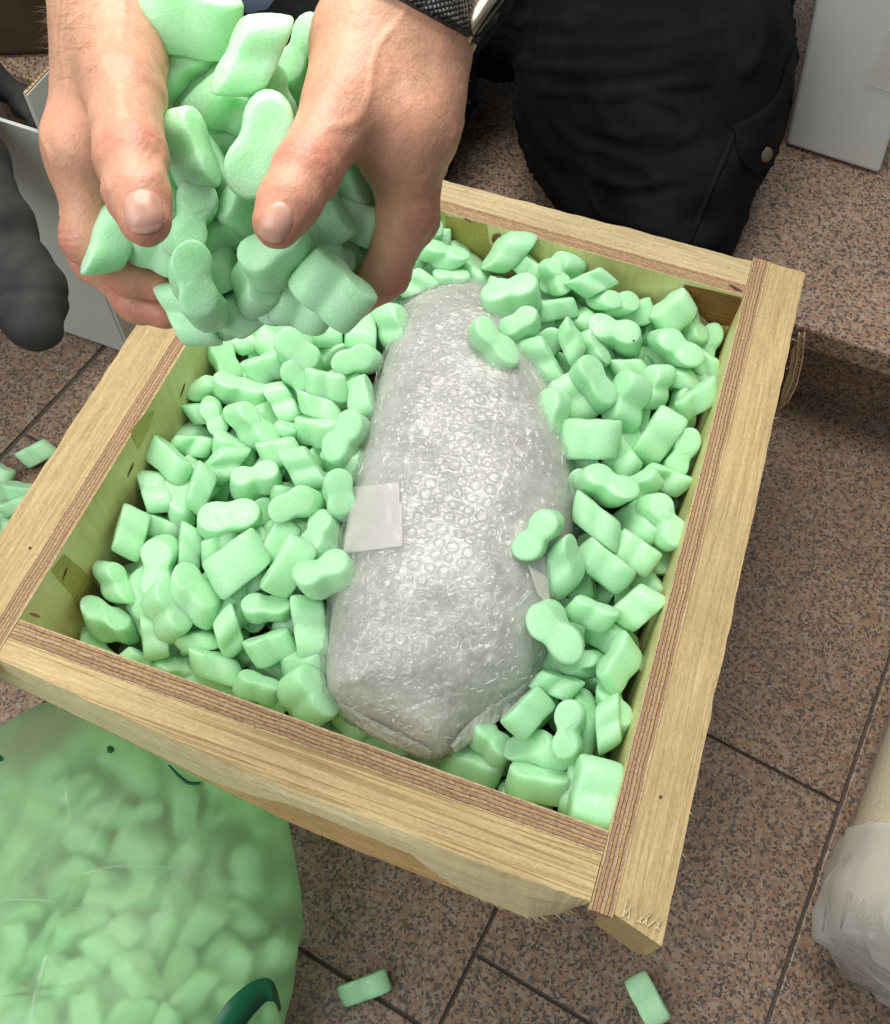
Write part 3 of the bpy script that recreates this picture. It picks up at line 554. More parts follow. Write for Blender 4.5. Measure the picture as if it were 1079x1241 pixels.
# ---------------------------------------------------------------- the person: one body grown from a distance field
class Field:
    def __init__(s, lo, hi, h):
        s.lo = np.array(lo, float); s.h = h; s.n = np.ceil((np.array(hi) - s.lo) / h).astype(int) + 1; s.g = np.full(s.n, .06, np.float32)
    def blank(s): return np.full(s.n, .06, np.float32)
    def cap(s, g, a, b, ra, rb, k):
        """round cone a-b added to grid g with smooth union k"""
        a, b = np.asarray(a, float), np.asarray(b, float); m = max(ra, rb) + k + 3 * s.h
        i0 = np.maximum(np.floor((np.minimum(a, b) - m - s.lo) / s.h).astype(int), 0); i1 = np.minimum(np.ceil((np.maximum(a, b) + m - s.lo) / s.h).astype(int) + 1, s.n)
        if (i1 <= i0).any(): return
        X = [s.lo[q] + s.h * np.arange(i0[q], i1[q]) for q in range(3)]; d = b - a; L2 = d @ d + 1e-12
        px, py, pz = X[0][:, None, None] - a[0], X[1][None, :, None] - a[1], X[2][None, None, :] - a[2]
        t = np.clip((px * d[0] + py * d[1] + pz * d[2]) / L2, 0, 1)
        q = np.sqrt((px - t * d[0]) ** 2 + (py - t * d[1]) ** 2 + (pz - t * d[2]) ** 2) - (ra + (rb - ra) * t)
        sl = tuple(slice(i0[x], i1[x]) for x in range(3)); c = g[sl]; h = np.maximum(k - np.abs(c - q), 0) / max(k, 1e-6); g[sl] = np.minimum(c, q) - h * h * k / 4
    @staticmethod
    def join(a, b, k):
        h = np.maximum(k - np.abs(a - b), 0) / k; return np.minimum(a, b) - h * h * k / 4
    def surface(s, g):
        """surface nets"""
        n = s.n; ins = g < 0; cx, cy, cz = n - 1; acc = np.zeros((cx, cy, cz, 3), np.float32); cnt = np.zeros((cx, cy, cz), np.int16)
        def sl(o): return tuple(slice(o[k], o[k] + (cx, cy, cz)[k]) for k in range(3))
        cor = [(i, j, k) for i in (0, 1) for j in (0, 1) for k in (0, 1)]
        for a in cor:
            for ax in range(3):
                if a[ax]: continue
                b = list(a); b[ax] = 1; ga, gb = g[sl(a)], g[sl(b)]; cr = (ga < 0) != (gb < 0); t = np.where(cr, ga / np.where(cr, ga - gb, 1), 0)
                for q in range(3): acc[..., q] += np.where(cr, a[q] + (t if q == ax else 0), 0)
                cnt += cr
        act = cnt > 0; idx = np.full(cnt.shape, -1, np.int64); idx[act] = np.arange(act.sum()); ijk = np.argwhere(act)
        V = s.lo + s.h * (ijk + acc[act] / cnt[act][:, None]); Fs = []
        for ax in range(3):
            o1, o2 = [(1, 2), (2, 0), (0, 1)][ax]; b = [0, 0, 0]; b[ax] = 1
            rng = [slice(1, m) for m in (cx, cy, cz)]; rng[ax] = slice(0, (cx, cy, cz)[ax])
            A = ins[tuple(rng)]; rb = list(rng); rb[ax] = slice(1, (cx, cy, cz)[ax] + 1); B = ins[tuple(rb)]
            e = np.argwhere(A != B); 
            if len(e) == 0: continue
            fl = A[tuple(e.T)]; st = np.array([r_.start for r_ in rng]); e = e + st
            def cid(d1, d2):
                q = e.copy(); q[:, o1] -= d1; q[:, o2] -= d2; return idx[tuple(q.T)]
            Q = np.stack([cid(0, 0), cid(1, 0), cid(1, 1), cid(0, 1)], 1); Q[~fl] = Q[~fl][:, ::-1]; Fs.append(Q)
        return V, np.concatenate(Fs)
def relax(V, Fc, it=3, lam=.5):
    e = np.concatenate([Fc[:, [k, (k + 1) % 4]] for k in range(4)]); n = len(V); c = np.bincount(e[:, 0], minlength=n) + 1e-9
    for k in range(it * 2):
        l_ = lam if k % 2 == 0 else -lam * 1.03
        A = np.stack([np.bincount(e[:, 0], V[e[:, 1], q], n) for q in range(3)], 1) / c[:, None]; V = V + (A - V) * l_
    return V
def normals(V, Fc):
    fn = np.cross(V[Fc[:, 2]] - V[Fc[:, 0]], V[Fc[:, 3]] - V[Fc[:, 1]]); N = np.zeros_like(V)
    for k in range(4):
        for q in range(3): N[:, q] += np.bincount(Fc[:, k], fn[:, q], len(V))
    return N / (np.linalg.norm(N, axis=1, keepdims=True) + 1e-12)
def PT(t): return P(t[0], t[1], d=t[2])
def hand(wrist, palm, fingers, thumb, elbow, h=.0014):
    """wrist/elbow: (u, v, d, r); palm: list of (a, b) chains; fingers, thumb: lists of joints (u, v, d, r)"""
    pts = [wrist, *sum(fingers, []), *thumb] + [(elbow[0] * .4 + wrist[0] * .6, elbow[1] * .4 + wrist[1] * .6, elbow[2] * .4 + wrist[2] * .6, .04)]
    Q = np.array([PT(p) for p in pts]); f = Field(Q.min(0) - .035, Q.max(0) + .035, h); pg = f.blank()
    def chain(g, js, k):
        for a, b in zip(js[:-1], js[1:]): f.cap(g, PT(a), PT(b), a[3], b[3], k)
    f.cap(pg, PT(elbow), PT(wrist), elbow[3], wrist[3], .02)
    for a, b in palm: f.cap(pg, PT(a), PT(b), a[3], b[3], .014)
    tot = None
    for fg in fingers:
        g = f.blank(); chain(g, fg, .004)
        for j in fg[1:-1]: f.cap(g, PT(j), PT(j), j[3] * 1.05, j[3] * 1.05, .004)
        tot = g if tot is None else f.join(tot, g, .0022)
    tg = f.blank(); chain(tg, thumb, .005)
    out = f.join(f.join(pg, tot, .009), tg, .008)
    V, Fc = f.surface(out); return relax(V, Fc, 4), Fc
# right hand of the person, left in the photograph
A_w = (138, -5, .392, .0178)
A_th = [(146, 40, .378, .0150), (150, 112, .352, .0142), (158, 190, .330, .0118), (168, 235, .322, .0102), (176, 266, .318, .0089)]
A_f = [[(103, 180, .376, .0118), (108, 288, .386, .0102), (158, 332, .400, .0085), (189, 345, .402, .0070)],
       [(101, 190, .392, .0115), (116, 310, .408, .0102), (165, 364, .418, .0085), (200, 379, .416, .0072)],
       [(105, 200, .410, .0110), (145, 300, .432, .0095), (200, 345, .442, .0080), (240, 355, .440, .0070)],
       [(108, 195, .428, .0100), (165, 290, .450, .0085), (225, 325, .456, .0072), (262, 335, .450, .0062)]]
A_p = [(A_w, A_f[0][0]), (A_w, A_f[1][0]), (A_w, A_f[2][0]), (A_w, A_f[3][0]), (A_w, (146, 85, .366, .0150)), ((140, 60, .378, .0165), (113, 165, .384, .0125)), (A_f[0][0], A_f[3][0])]
# left hand, right in the photograph
B_w = (490, -12, .378, .0218)
B_th = [(440, 60, .366, .0150), (418, 132, .352, .0150), (372, 206, .336, .0112), (350, 245, .330, .0101), (337, 270, .327, .0087)]
B_f = [[(488, 160, .366, .0148), (494, 256, .385, .0112), (468, 330, .402, .0094), (421, 374, .412, .0076)],
       [(507, 160, .382, .0125), (500, 265, .410, .0105), (462, 335, .430, .0090), (405, 362, .440, .0075)],
       [(515, 150, .402, .0115), (490, 265, .436, .0098), (440, 325, .455, .0084), (385, 345, .460, .0070)],
       [(515, 130, .420, .0100), (480, 240, .455, .0085), (425, 300, .470, .0072), (380, 320, .472, .0060)]]
B_p = [(B_w, B_f[0][0]), (B_w, B_f[1][0]), (B_w, B_f[2][0]), (B_w, B_f[3][0]), (B_w, (430, 105, .358, .0155)), ((425, 50, .366, .0150), (470, 150, .366, .0140)), (B_f[0][0], B_f[3][0]), ((505, 30, .375, .0200), (505, 120, .376, .0160))]
A_e = (150, -330, .66, .034); B_e = (650, -330, .66, .038)
VA, FA = hand(A_w, A_p, A_f, A_th, A_e); VB, FB = hand(B_w, B_p, B_f, B_th, B_e)
def details(V, Fc, thumb, fingers, dors):
    N = normals(V, Fc); red = np.zeros(len(V)); disp = np.zeros(len(V)); 
    n1 = fnoise(V, 260, 21); n2 = fnoise(V, 90, 22); disp += n1 * .00022 + n2 * .0005
    def crease(J, t, w_, dirv, amp, offs):
        J = np.asarray(J); d = V - J; s_ = d @ t; rad_ = np.linalg.norm(d - s_[:, None] * t, axis=1); m = (rad_ < w_) & (np.abs(s_) < .02); dw = np.clip((N @ dirv) * 1.6 - .1, 0, 1) * m
        for o_ in offs: disp[:] -= amp * dw * np.exp(-((s_ - o_ + n2 * .0022 + n1 * .0006) / .0009) ** 2)
        red[:] += dw * np.exp(-(s_ / .010) ** 2) * .8
    for fg, isth in [(thumb, True)] + [(q, False) for q in fingers[:2]]:
        J = [PT(j) for j in fg]
        if isth:
            t = (J[4] - J[2]) / np.linalg.norm(J[4] - J[2]); view = (CAM - J[2]) / np.linalg.norm(CAM - J[2]); crease(J[2], t, .019, view, .00055, (-.0058, -.0028, 0, .003))
            red += .9 * np.exp(-(np.linalg.norm(V - J[4], axis=1) / .013) ** 2)
        else:
            for a, b, c in ((0, 1, 2), (1, 2, 3)):
                t = (J[c] - J[a]) / np.linalg.norm(J[c] - J[a]); crease(J[b], t, .016, dors, .00045, (-.0045, -.0015, .0015, .0045))
            red += .8 * np.exp(-(np.linalg.norm(V - J[3], axis=1) / .012) ** 2)
        red += .5 * np.exp(-(np.linalg.norm(V - J[1 if isth else 0], axis=1) / .018) ** 2)
    veins = np.maximum(0, .10 - np.abs(fnoise(V * [1, .6, 1], 34, 30))) / .10; disp += veins * .0006 * (red < .3)
    return V + N * disp[:, None], np.clip(red + .25 * n2, 0, 1.2)
VA, RA = details(VA, FA, A_th, A_f, D.T @ np.array([-1, 0, -.4])); VB, RB = details(VB, FB, B_th, B_f, D.T @ np.array([1, .1, -.3]))
# trunk and legs under the clothes, coarse
hipA, hipB = (430, -60, 1.02), (798, -62, 1.02); kA, kB = (446, 205, 1.08), (792, 316, .99); mA, mB = (448, 95, .98), (789, 112, .965)
shA, shB = np.array([-.46, 1.12, .98]), np.array([.06, 1.12, .98]); pel = (PT(hipA) + PT(hipB)) / 2 + np.array([0, .02, .05]); neck = np.array([-.2, 1.16, 1.06])
fb = Field((-.95, .55, .0), (.60, 1.65, 1.2), .011); g = fb.blank(); fb.g = g
for a, b, ra, rb in ((PT(hipA), PT(mA), .105, .092), (PT(mA), PT(kA), .092, .062), (PT(hipB), PT(mB), .105, .098), (PT(mB), PT(kB), .098, .058), (PT(hipA), PT(hipB), .11, .11), (pel, neck - [0, 0, .2], .13, .14), (neck - [0, 0, .2], neck, .14, .06), (shA, shB, .06, .06)):
    fb.cap(g, a, b, ra, rb, .03)
for sh, el, wr, h0 in ((shA, PT(A_e), None, A_e), (shB, PT(B_e), None, B_e)): fb.cap(g, sh, el, .055, h0[3], .02)
for k_, dx in ((kA, -.03), (kB, .03)):
    K = PT(k_); an = np.array([K[0] + dx, K[1] + .36, max(.075, K[2] - .04)]); fb.cap(g, K, an, .058, .04, .02); fb.cap(g, an, an + [0, .08, -.02], .04, .03, .02)
VC, FC = fb.surface(g)
V = np.concatenate([VA, VB, VC]); Fc = np.concatenate([FA, FB + len(VA), FC + len(VA) + len(VB)]); RD = np.r_[RA, RB, np.zeros(len(VC))]
person = empty('person', pel * [1, 1, 0], 'person in black cargo trousers kneeling behind the crate with both bare hands cupping foam peanuts', 'person')
ts = NT('skin'); c = ts.coord(); at = ts.n('ShaderNodeAttribute', _attribute_name='redness'); n = ts.noise(c, 60, 4, .6); nf = ts.noise(c, 420, 4, .65)
skin = ts.mix(at.outputs['Fac'], (.545, .295, .19), (.51, .205, .14)); skin = ts.mix(.45, skin, ts.ramp(n, [(.3, (.40, .42, .44)), (.7, (.60, .56, .54))]), 'OVERLAY')
skin = ts.mix(.28, skin, ts.ramp(nf, [(.3, (.35, .35, .35)), (.7, (.65, .65, .65))]), 'OVERLAY')
pv = ts.vor(ts.coord((1, 1, .6)), 780); wr_ = ts.noise(ts.coord((1, .45, 1), rot=(.3, .2, .4)), 620, 4, .6, .8)
h_ = ts.math('ADD', ts.math('MULTIPLY', pv.outputs[0], .7), wr_)
ts.pbsdf(skin, .46, .42, ts.bump(h_, .26, .0007), Subsurface__Weight=.22, Subsurface__Radius=(1.0, .35, .18), Subsurface__Scale=.006)
body = mesh('body', V, Fc, ts.m, person, smooth=True)
at_ = body.data.attributes.new('redness', 'FLOAT', 'POINT'); at_.data.foreach_set('value', RD.astype(np.float32))
bv_hand = BVHTree.FromPolygons([tuple(p) for p in V[:len(VA) + len(VB)]], [tuple(int(x) for x in f) for f in Fc[:len(FA) + len(FB)]])
tn = NT('nail'); c = tn.coord(); n = tn.noise(c, 150, 3); tn.pbsdf(tn.ramp(n, [(.3, (.48, .25, .18)), (.7, (.56, .32, .245))]), .30, .4, tn.bump(tn.noise(c, 500, 2), .05, .0004), Subsurface__Weight=.1, Subsurface__Radius=(1, .4, .2), Subsurface__Scale=.003)
def nail(cu, cv, au, av, hw, hl):
    """plate on the thumb's back, centre (cu, cv), towards the tip (au, av), half width and half length in px"""
    a = np.array([au, av], float); a /= np.linalg.norm(a); b = np.array([-a[1], a[0]]); ns, nq = 15, 15; V = []; N_ = []; ok = []
    for i in np.linspace(-1, 1, ns):
        for j in np.linspace(-1, 1, nq):
            w_ = (1 - abs(i) ** (3.2 if i > 0 else 2.6) * (.42 if i > 0 else .55)); q = np.array([cu, cv]) + a * i * hl * (1 - .16 * j * j * (1 if i > 0 else .9)) + b * j * hw * w_
            p, n_ = cast(bv_hand, *q)
            if p is None: p, n_ = V[-1][:2]
            edge = max(abs(i), abs(j)); off = .0011 * (1 - edge ** 4) - .0002 + (.0007 if i > .8 else 0)
            V.append((p, n_, off))
    Pn = np.array([x[0] for x in V]); cen = Pn.mean(0); view = (CAM - cen) / np.linalg.norm(CAM - cen)
    W = np.array([p + (n_ * .5 + view * .5) * o_ for p, n_, o_ in V]); f = grid_faces(ns, nq)
    o = mesh('thumb_nail', W, f, tn.m, person, smooth=True); s_ = o.modifiers.new('thickness', 'SOLIDIFY'); s_.thickness = .0008; s_.offset = -1; return o
nail(174, 256, 10, 60, 26, 29); nail(335, 269, -16, 42, 21, 27)
# hairs along the wrist
V = []; Fc = []; r = random.Random(8)
for k in range(260):
    left = r.random() < .65
    u, v = (r.uniform(60, 120), r.uniform(-20, 95)) if left else (r.uniform(470, 560), r.uniform(20, 120))
    p, n_ = cast(bv_hand, u, v)
    if p is None: continue
    q = D.T @ np.array([-.8 if left else .5, .5 + r.uniform(-.5, .5), -.2]); n_ = n_ / np.linalg.norm(n_); d = q + n_ * .5; d /= np.linalg.norm(d); ln = r.uniform(.004, .011); side = np.cross(d, n_); side /= np.linalg.norm(side); b = len(V)
    for i in range(4): t = i / 3; cpt = p + d * ln * t - n_ * ln * .35 * t * t + n_ * .0002; V.extend([cpt - side * .00006 * (1.1 - t), cpt + side * .00006 * (1.1 - t), cpt + n_ * .00009 * (1.1 - t)])
    for i in range(3):
        for m_ in range(3): Fc.append((b + 3 * i + m_, b + 3 * i + (m_ + 1) % 3, b + 3 * i + 3 + (m_ + 1) % 3, b + 3 * i + 3 + m_))
tag(mesh('arm_hair', V, Fc, plain('hair', (.20, .12, .06), .5), person), kind='stuff')
# ---- trousers
ft = Field((-.75, .5, .0), (.55, 1.5, .75), .0055); g = ft.blank()
for a, b, ra, rb in ((PT(hipA), PT(mA), .118, .104), (PT(mA), PT(kA), .104, .080), (PT(hipB), PT(mB), .132, .127), (PT(mB), PT(kB), .127, .075), (PT(hipA), PT(hipB), .125, .125), (pel, pel + [0, .02, .12], .15, .15)): ft.cap(g, a, b, ra, rb, .035)
for k_, dx in ((kA, -.03), (kB, .03)):
    K = PT(k_); an = np.array([K[0] + dx, K[1] + .34, max(.085, K[2] - .04)]); ft.cap(g, K, an, .072, .055, .03)
Vt, Ft = ft.surface(g); Vt = relax(Vt, Ft, 4); Nt = normals(Vt, Ft)
fd = fnoise(Vt * [1, .55, 1.2], 13, 41) * .010 + fnoise(Vt * [.5, 1, 1.4], 34, 42) * .0042; cr = np.maximum(0, .12 - np.abs(fnoise(Vt * [.35, 1.2, 1.4], 15, 43))) / .12; fd += cr ** 2 * .0045
q_ = (Vt - CAM) @ D.T; pu, pv_ = CU + F_PX * q_[:, 0] / q_[:, 2], CV + F_PX * q_[:, 1] / q_[:, 2]
for ln_, am in (([(590, 72), (700, 86), (790, 84), (850, 66)], .0035), ([(640, 108), (720, 116), (800, 104), (880, 96)], .003), ([(690, 150), (760, 165), (840, 160)], .003), ([(600, 24), (700, 34), (820, 18)], .0035), ([(700, 210), (770, 222), (850, 214)], .0025), ([(660, 60), (760, 55), (900, 30)], .003)):
    xs_ = np.array([a[0] for a in ln_], float); ys_ = np.array([a[1] for a in ln_], float); yy = np.interp(pu, xs_, ys_); ed = np.clip((pu - xs_[0]) / 40, 0, 1) * np.clip((xs_[-1] - pu) / 40, 0, 1); dl_ = (pv_ - yy) / 5.5
    fd += am * ed * (np.exp(-dl_ ** 2) - .6 * np.exp(-(dl_ - 2) ** 2)) * (Nt @ (CAM - Vt.mean(0)) > 0)
Vt = Vt + Nt * fd[:, None]
tb = NT('trouser_cloth'); c = tb.coord(); wv = tb.noise(tb.coord((1, 1, 1)), 1400, 2); dust = tb.noise(c, 14, 5, .7); sp_ = tb.vor(c, 95)
col = tb.ramp(dust, [(.45, (.006, .0065, .007)), (.85, (.019, .019, .019))]); col = tb.mix(tb.ramp(sp_.outputs[0], [(.012, (.5, .5, .5)), (.02, (0, 0, 0))]), col, (.2, .2, .19))
tb.pbsdf(col, .85, .10, tb.bump(wv, .3, .0006)); M['cloth'] = tb.m
trousers = mesh('trousers', Vt, Ft, tb.m, person, smooth=True)
bv_tr = BVHTree.FromPolygons([tuple(p) for p in Vt], [tuple(int(x) for x in f) for f in Ft])
def on_cloth(u, v, off, bv=None):
    for k in range(90):
        p, n_ = cast(bv or bv_tr, u - k * 1.5, v + k * .3)
        if p is not None: 
            dd = (D @ (p - CAM))[2]; return P(u, v, d=dd) + (CAM - p) / np.linalg.norm(CAM - p) * off
def sheet(name, poly, off, th, mat, par, cuts=3, extra=0):
    bm = bmesh.new(); vs = [bm.verts.new((u, v, 0)) for u, v in poly]; bm.faces.new(vs); bmesh.ops.triangulate(bm, faces=bm.faces)
    bmesh.ops.subdivide_edges(bm, edges=bm.edges, cuts=cuts, use_grid_fill=True); V = [on_cloth(q.co.x, q.co.y, off) for q in bm.verts]; bm.verts.index_update()
    f = [tuple(q.index for q in x.verts) for x in bm.faces]; bm.free(); o = mesh(name, V, f, mat, par, smooth=True); s_ = o.modifiers.new('thickness', 'SOLIDIFY'); s_.thickness = th; s_.offset = 1
    return o
flap = sheet('pocket_flap', [(891, 152), (915, 140), (940, 122), (950, 98), (960, 72), (964, 98), (960, 130), (951, 165), (938, 196), (927, 217), (912, 210), (901, 197), (894, 176)], .006, .0035, tb.m, trousers)
sheet('pocket', [(891, 158), (901, 197), (927, 217), (905, 250), (880, 306), (832, 303), (850, 250), (872, 200)], .003, .004, tb.m, trousers)
b0 = on_cloth(928, 187, .012); bm = bmesh.new(); bmesh.ops.create_uvsphere(bm, u_segments=20, v_segments=12, radius=.0072); nn_ = (CAM - b0) / np.linalg.norm(CAM - b0); Rm = Vector((0, 0, 1)).rotation_difference(Vector(nn_ + np.array([.4, 0, 0]))).to_matrix()
V = [np.array(Rm @ Vector((q.co.x, q.co.y, q.co.z * .42))) + b0 for q in bm.verts]; bm.verts.index_update(); f = [tuple(q.index for q in x.verts) for x in bm.faces]; bm.free()
tm_ = NT('snap_metal'); tm_.pbsdf((.20, .17, .12), .42, .5, tm_.bump(tm_.noise(tm_.coord(), 500, 3), .5, .0008), Metallic=.9); mesh('snap_button', V, f, tm_.m, flap, smooth=True)
def tube(name, pts, rad_, mat, par=None, n=8, closed=False):
    pts = np.array(pts); V = []; 
    for k, p in enumerate(pts):
        t = pts[min(k + 1, len(pts) - 1)] - pts[max(k - 1, 0)]; t /= np.linalg.norm(t) + 1e-9; a = np.cross(t, [0.3, .1, 1]); a /= np.linalg.norm(a); b = np.cross(t, a); rr_ = rad_[k] if hasattr(rad_, '__len__') else rad_
        V += [p + (a * math.cos(q) + b * math.sin(q)) * rr_ for q in np.linspace(0, 2 * np.pi, n, endpoint=False)]
    f = grid_faces(len(pts), n, True) + [tuple(range(n))[::-1], tuple(range(len(pts) * n - n, len(pts) * n))]; return mesh(name, V, [q[::-1] for q in f], mat, par, smooth=True)
tube('pocket_seam', [on_cloth(u, v, .0075) for u, v in ((891, 154), (897, 176), (902, 195), (914, 208), (926, 215))], .0012, tb.m, trousers)
tube('side_seam', [on_cloth(u, v, .004) for u, v in ((890, 160), (878, 195), (862, 230), (848, 265), (834, 302))], .0016, tb.m, trousers)
# ---- shirt hanging above the trousers, between the hands
fs = Field((-.75, .75, .25), (.4, 1.6, 1.25), .009); g = fs.blank(); s0 = P(350, -48, d=.96)
fs.cap(g, s0, s0 + [-.02, .12, .25], .068, .11, .05); fs.cap(g, pel + [0, .03, .14], neck - [0, 0, .22], .165, .165, .05); fs.cap(g, neck - [0, 0, .22], neck, .165, .075, .03); fs.cap(g, shA, shB, .078, .078, .03)
for sh, el in ((shA, PT(A_e)), (shB, PT(B_e))): fs.cap(g, sh, sh + (el - sh) * .55, .074, .062, .02)
Vs, Fs_ = fs.surface(g); Vs = relax(Vs, Fs_, 3); Vs = Vs + normals(Vs, Fs_) * (fnoise(Vs, 16, 51) * .010)[:, None]
mesh('shirt', Vs, Fs_, plain('denim', (.15, .19, .29), .85, .2, .35, 700), person, smooth=True)
# ---- wristwatch on the person's left wrist
watch = empty('wristwatch', P(545, 10, d=.37), 'dark wristwatch with woven black strap and metal-edged case on the wrist beside the black trousers', 'watch')
tw_ = NT('woven_strap'); c = tw_.coord(rot=(.2, .1, .7)); v_ = tw_.n('ShaderNodeTexChecker', Scale=520); tw_.l(c, v_.inputs['Vector']); v2 = tw_.vor(tw_.coord(rot=(.4, .3, .75)), 560, rnd=.12)
tw_.pbsdf(tw_.ramp(v2.outputs[0], [(.25, (.030, .026, .022)), (.5, (.006, .006, .006))]), .42, .5, tw_.bump(v2.outputs[0], 1.0, -.0015))
V = []; nb = 30
for t in np.linspace(0, 1, nb):                                        # band lying on the wrist, then turning round its outer side to the case
    row_ = []
    for q in np.linspace(0, 1, 7):
        u, v = 432 + 142 * t + 20 * q, -27 + 76 * t - 40 * q; p, n_ = cast(bv_hand, u, v)
        row_.append(None if p is None else p + n_ / np.linalg.norm(n_) * .0012)
    V.append(row_)
for q in range(7):
    last = None; over = 0
    for t in range(nb):
        if V[t][q] is None or (last is not None and (D @ (V[t][q] - last))[2] > .004):
            over += 1; th_ = min(1.45, over * .22); st_ = np.array([.0024 * math.cos(th_), .0012 * math.cos(th_), .0040 * math.sin(th_)])
            V[t][q] = (last if last is not None else P(480, -40, d=.38)) + D.T @ st_
        last = V[t][q]
o = mesh('strap', [x for row_ in V for x in row_], grid_faces(nb, 7), tw_.m, watch, smooth=True); s_ = o.modifiers.new('thickness', 'SOLIDIFY'); s_.thickness = .003; s_.offset = 0
cc = P(594, 14, d=.376); cn = D.T @ np.array([.79, .61, .10]); cn /= np.linalg.norm(cn); ax = D.T @ np.array([-.61, .79, 0]); ax -= cn * (ax @ cn); ax /= np.linalg.norm(ax); cb = np.cross(ax, cn)
tcase = NT('case_metal'); tcase.pbsdf((.62, .52, .38), .25, .5, Metallic=1.0); tgr_ = NT('case_back'); tgr_.pbsdf((.01, .09, .03), .2, .5); tgl = NT('watch_glass'); tgl.pbsdf((.01, .02, .012), .05, .6)
def disc_ring(name, prof, mat, n=48, par=None):
    V = [];
    for rr_, hh in prof: V += [cc + (ax * math.cos(a) + cb * math.sin(a)) * rr_ + cn * hh for a in np.linspace(0, 2 * np.pi, n, endpoint=False)]
    f = grid_faces(len(prof), n, True); f += [tuple(range(n)), tuple(range(len(V) - n, len(V)))[::-1]]; return mesh(name, V, f, mat, par or watch, smooth=True)
case = disc_ring('case', [(.0170, -.005), (.0200, -.004), (.0212, -.001), (.0214, .001), (.0206, .0026), (.0195, .0028)], tcase.m); disc_ring('case_back', [(.0168, -.0049), (.012, -.0062), (.002, -.0066)], tgr_.m); disc_ring('watch_glass', [(.0193, .0022), (.0190, .0034), (.012, .0039), (.002, .004)], tgl.m)
# ---------------------------------------------------------------- peanuts held between the hands: u, v, depth, angle, length px, roll
H_ = """228,24,.372,12,150,70;305,66,.352,-68,135,75;368,72,.378,-50,112,40;222,80,.385,-35,120,20;258,112,.392,-35,130,60;266,152,.388,60,120,80;229,184,.362,72,118,60;315,175,.350,-62,150,8;298,236,.378,-60,120,60;137,286,.380,-76,125,80;
231,268,.372,-62,118,10;188,302,.388,10,90,60;268,284,.385,-28,108,50;240,352,.372,66,128,5;336,306,.366,-42,112,20;426,222,.390,60,120,50;437,268,.395,25,112,80;404,352,.372,42,112,70;388,298,.385,70,105,75;344,350,.398,-66,110,15;
286,340,.405,-30,110,70;282,318,.402,25,115,80;420,306,.412,50,110,60;372,338,.405,60,118,70;226,380,.402,70,110,80;352,118,.398,-60,115,70;280,205,.410,-40,115,70;330,250,.405,30,115,70;250,250,.410,60,115,70;370,270,.41,-50,115,60;300,120,.412,30,115,80;240,140,.41,-60,115,60;200,250,.405,60,110,60;400,260,.42,40,115,60;320,300,.418,10,110,70;340,180,.41,70,110,70;255,310,.415,-60,110,60;290,270,.43,20,115,80;350,320,.43,-20,115,60;230,320,.425,60,115,70;205,215,.372,-70,95,60;262,215,.376,40,95,70;250,330,.388,-20,95,80;312,345,.384,75,95,20;352,325,.380,30,95,70;388,262,.382,60,95,70;365,372,.392,20,95,60;300,372,.398,-40,95,80;268,372,.404,60,95,60;330,118,.372,70,90,20;285,135,.378,20,95,70;392,330,.392,-60,95,30;410,232,.40,-30,95,60;338,228,.386,-50,90,70"""
HL = {228: 'long pale peanut topmost at the far side of the pile, above the left hand', 305: 'big bright foam peanut on top of the held pile', 137: 'foam peanut wedged between thumb and fingers of the left-hand hand', 315: 'large figure-eight peanut leaning against the right-hand thumb', 402: 'foam peanut pinched by the right-hand fingertips at the bottom of the pile', 240: 'figure-eight peanut hanging at the lower left of the held pile', 229: 'rounded foam peanut touching the side of the left-hand thumb', 222: 'round-ended foam peanut beside the back of the left-hand thumb', 368: 'foam peanut against the right-hand palm near the top of the held pile'}
hw = {}
for k, s in enumerate(H_.replace('\n', '').split(';')):
    u, v, d_, a, ln, ro = (float(x) for x in s.split(','))
    lb = HL.get(int(u)) if k < 24 else None
    if lb is None:
        s_, dr_ = shape_word(a, 80 if ln > 100 else 40, ro); lb = f"{dr_} {s_} peanut held " + ('upper ' if v < 140 else 'middle ' if v < 260 else 'lower ') + ('left' if u < 240 else 'centre' if u < 330 else 'right') + (', half buried' if 27 < k < 40 else '')
    hw.setdefault(lb, []).append(k)
hn = {k: lb if len(ks) == 1 else order_word(i, len(ks)) + ' ' + lb for lb, ks in hw.items() for i, k in enumerate(ks)}
for k, s in enumerate(H_.replace('\n', '').split(';')):
    u, v, d_, a, ln, ro = (float(x) for x in s.split(',')); x, z, sc = aim(u, v, d_, a, 200, ro, k)
    sl_ = min(.95, max(.62, .86 * ln * d_ / F_PX / LP)); wl_ = min(.84, max(.70, sl_)); hp = peanut(P(u, v, d=d_), x, z, (sl_, wl_, wl_), hn[k], G_HD, k * 3 + 1)
    if 27 < k < 40: FILL.append(hp)
# ---------------------------------------------------------------- cartons, jacket, scrap
def ori_box(name, o, ax, ay, sx, sy, sz, mat, par, bv=.002):
    V, f = box_vf(0, sx, 0, sy, 0, sz); W = np.array([o + ax * x + ay * y + np.array([0, 0, z]) for x, y, z in V]); q = mesh(name, W, f, mat, par); bevel(q, bv); return q
def frame(a, b):
    d = (b - a) * [1, 1, 0]; d /= np.linalg.norm(d); return d, np.array([-d[1], d[0], 0])
a, b = P(953, 175, z=STEP + .004), P(1066, 211, z=STEP + .004); d, n_ = frame(a, b); wd = np.linalg.norm(b - a)
carton = empty('white_carton', (a + b) / 2, 'plain smooth white carton standing on the granite step beside the black trousers', 'carton')
ori_box('carton_wall', a, d, n_, wd, .24, .40, M['white_card'], carton, .004); ori_box('carton_lid', a + [0, 0, .402] - d * .003 - n_ * .003, d, n_, wd + .006, .246, .05, M['white_card'], carton, .004)
zt = min(((abs(P(985, 0, z=z)[1] - a[1]), z) for z in np.linspace(.3, .8, 120)))[1]; lean = (P(985, 0, z=zt) - a)[0] / (zt - STEP)
